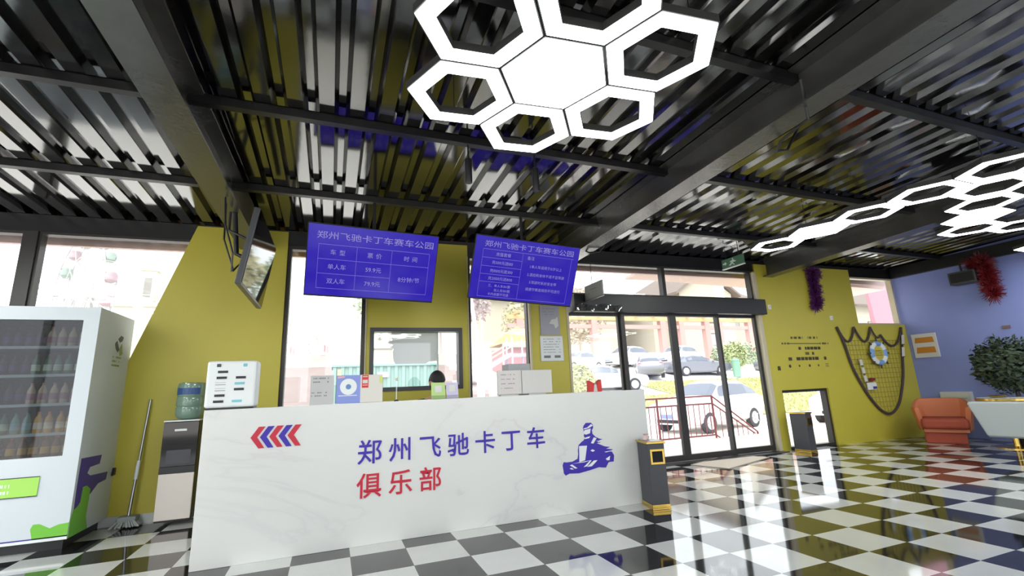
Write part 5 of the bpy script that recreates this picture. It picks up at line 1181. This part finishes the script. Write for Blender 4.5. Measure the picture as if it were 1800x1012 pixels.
b = MB(); b.box(9.8, 10.9, 21, 22, 3.0, 3.15); b.build('platform', LIL, t, world=True)
for x in (9.85, 10.85):
    for y in (21.05, 21.95):
        b = MB(); b.tube([(x, y, z0), (x, y, 4.1)], .06, 8); b.build('post', LIL, t, world=True)
for dz_ in (.35, .6):
    b = MB(); b.tube([(7.0, 21, z0 + .3 + dz_), (9.8, 21, 3.2 + dz_), (10.9, 21, 3.2 + dz_)], .04, 8); b.build('handrail', mat('rail_yellow', (236, 206, 150), 0.6), t, world=True)
for x, z1, lb in ((9.6, 8.2, 'leaning white pole behind the orange tent'), (7.4, 8.0, 'white pole left of the play slide')):
    t = thing('light_pole', lb, 'pole', (x, 27.4, TZ(27.4))); b = MB(); b.tube([(x + .4, 27.4, TZ(27.4)), (x - .4 if x > 9 else x + .4, 27.4, z1)], .14, 10); b.build('shaft', WHITE, t, world=True)
    b = MB(); b.tube([(x, 27.4, z1 - .3), (x - 1.2, 27.4, z1 + .1)], .05, 8); b.build('arm', STEEL, t, world=True)
t = thing('picket_fence', 'low white picket fence below the play slide', 'fence', (6.4, 14, TZ(14)))
for k in range(9):
    b = MB(); x = 4.6 + k * .5; b.box(x, x + .3, 14, 14.06, TZ(14) - .05, TZ(14) + 1.5); b.build('picket', WHITE, t, world=True)
for z in (.4, 1.1):
    b = MB(); b.box(4.5, 9.1, 14.06, 14.1, TZ(14) + z, TZ(14) + z + .1); b.build('rail', WHITE, t, world=True)
# right hand awning seen through the small window
t = thing('awning', 'pink sloping awning beyond the small high window', 'awning', (16, 6.5, 3.2))
PKA = mat('awning_pink', (170, 122, 132), 0.6)
b = MB(); b.prism([(15.55, 4.6), (15.72, 2.3), (20, 2.3), (20, 4.6)], 5.2, 5.3, lambda a, bb, d: Vector((a, d, bb))); b.build('cloth', PKA, t, world=True)
b = MB(); b.tube([(15.9, 5.4, ZG), (15.9, 5.4, 4.6)], .05, 8); b.build('post', PKA, t, world=True)
# ferris wheel and tower, far off
t = thing('ferris_wheel', 'pale ferris wheel with coloured cabins far behind the left window', 'ferris wheel', (-38.4, 90, TZ(60)))
WC0 = Vector((-38.4, 90, 19.6)); RW = 9.6; ax = Vector((math.cos(R(50)), -math.sin(R(50)), 0)); WM = mat('wheel_white', (170, 168, 166), 0.7)
def wp(a, r_, s_=0.0): return WC0 + ax * (r_ * math.cos(a)) + Vector((0, 0, r_ * math.sin(a))) + Vector((ax.y, -ax.x, 0)) * s_
for s_ in (-.8, .8):
    b = MB(); b.tube([wp(2 * PI * k / 48, RW, s_) for k in range(49)], .12, 6, False); b.tube([wp(2 * PI * k / 48, RW * .6, s_) for k in range(49)], .07, 6, False); b.build('rim', WM, t, world=True)
for k in range(16):
    a = 2 * PI * k / 16; b = MB()
    for s_ in (-.8, .8): b.tube([wp(a, .4, s_), wp(a, RW, s_)], .07, 5)
    b.tube([wp(a, RW, -.8), wp(a, RW, .8)], .07, 5); b.build('spoke', WM, t, world=True)
b = MB(); b.ball(WC0, 1.1); b.build('hub', mat('hub_cream', (238, 232, 216), 0.7), t, world=True, smooth=True)
cabc = [(150, 132, 138), (134, 148, 140), (138, 138, 150), (150, 150, 128), (136, 140, 140)]  # cabin colours greyed to stand in for haze
for k in range(16):
    p = wp(2 * PI * (k + .5) / 16, RW) - Vector((0, 0, .9)); b = MB(); b.lathe([(.5, p.z - .8), (.85, p.z - .5), (.9, p.z + .3), (.6, p.z + .8), (.2, p.z + .9)], (p.x, p.y, 0), 12); b.build('cabin', mat('cabin', cabc[k % 5], 0.6), t, world=True, smooth=True)
for s_ in (-1.6, 1.6):
    for q in (-1, 1):
        b = MB(); e_ = wp(0, q * 5.0, s_); e_.z = 3; b.tube([WC0 + (wp(0, 0, s_) - WC0), e_], .3, 8); b.build('support_leg', WM, t, world=True)
t = thing('castle_tower', 'slim white tower with a wide shoulder right of the ferris wheel', 'tower', (-23, 70, TZ(60)))
TW = mat('tower_white', (186, 182, 168), 0.8)
b = MB(); b.box(-23.9, -22.3, 69, 70.4, 3, 18.6); b.build('shaft', TW, t, world=True)
b = MB(); b.box(-24.1, -22.1, 68.8, 70.6, 18.6, 19.0); b.build('cap', TW, t, world=True)
b = MB(); b.box(-26.2, -20.2, 68.6, 71, 3, 13.6); b.build('shoulder', TW, t, world=True)
b = MB(); b.box(-26.5, -19.9, 68.3, 71.3, 13.6, 14.2); b.build('cornice', mat('cornice_cream', (170, 164, 148), 0.8), t, world=True)
b = MB(); b.box(-23.5, -22.7, 68.95, 69.0, 15.0, 17.6); b.build('window_slit', mat('slit_grey', (130, 128, 124), 0.8), t, world=True)
t = thing('overhead_cable', 'thin overhead cables crossing the sky in the left windows', 'cable', (-12, 40, 9))
for z, x0, x1 in ((9.6, -30, 14), (9.2, -30, 14), (13.5, -34, 12)):
    b = MB(); b.tube([(x0 + (x1 - x0) * k / 12, 40, z + .9 * ((k / 6 - 1) ** 2)) for k in range(13)], .035, 5); b.build('wire', mat('wire_grey', (190, 190, 190), 0.6), t, world=True)
for x in (-30.0, 14.0):
    b = MB(); b.tube([(x, 40, TZ(36)), (x, 40, 15)], .12, 8); b.build('pole', mat('pole_grey', (206, 204, 200), 0.7), t, world=True)
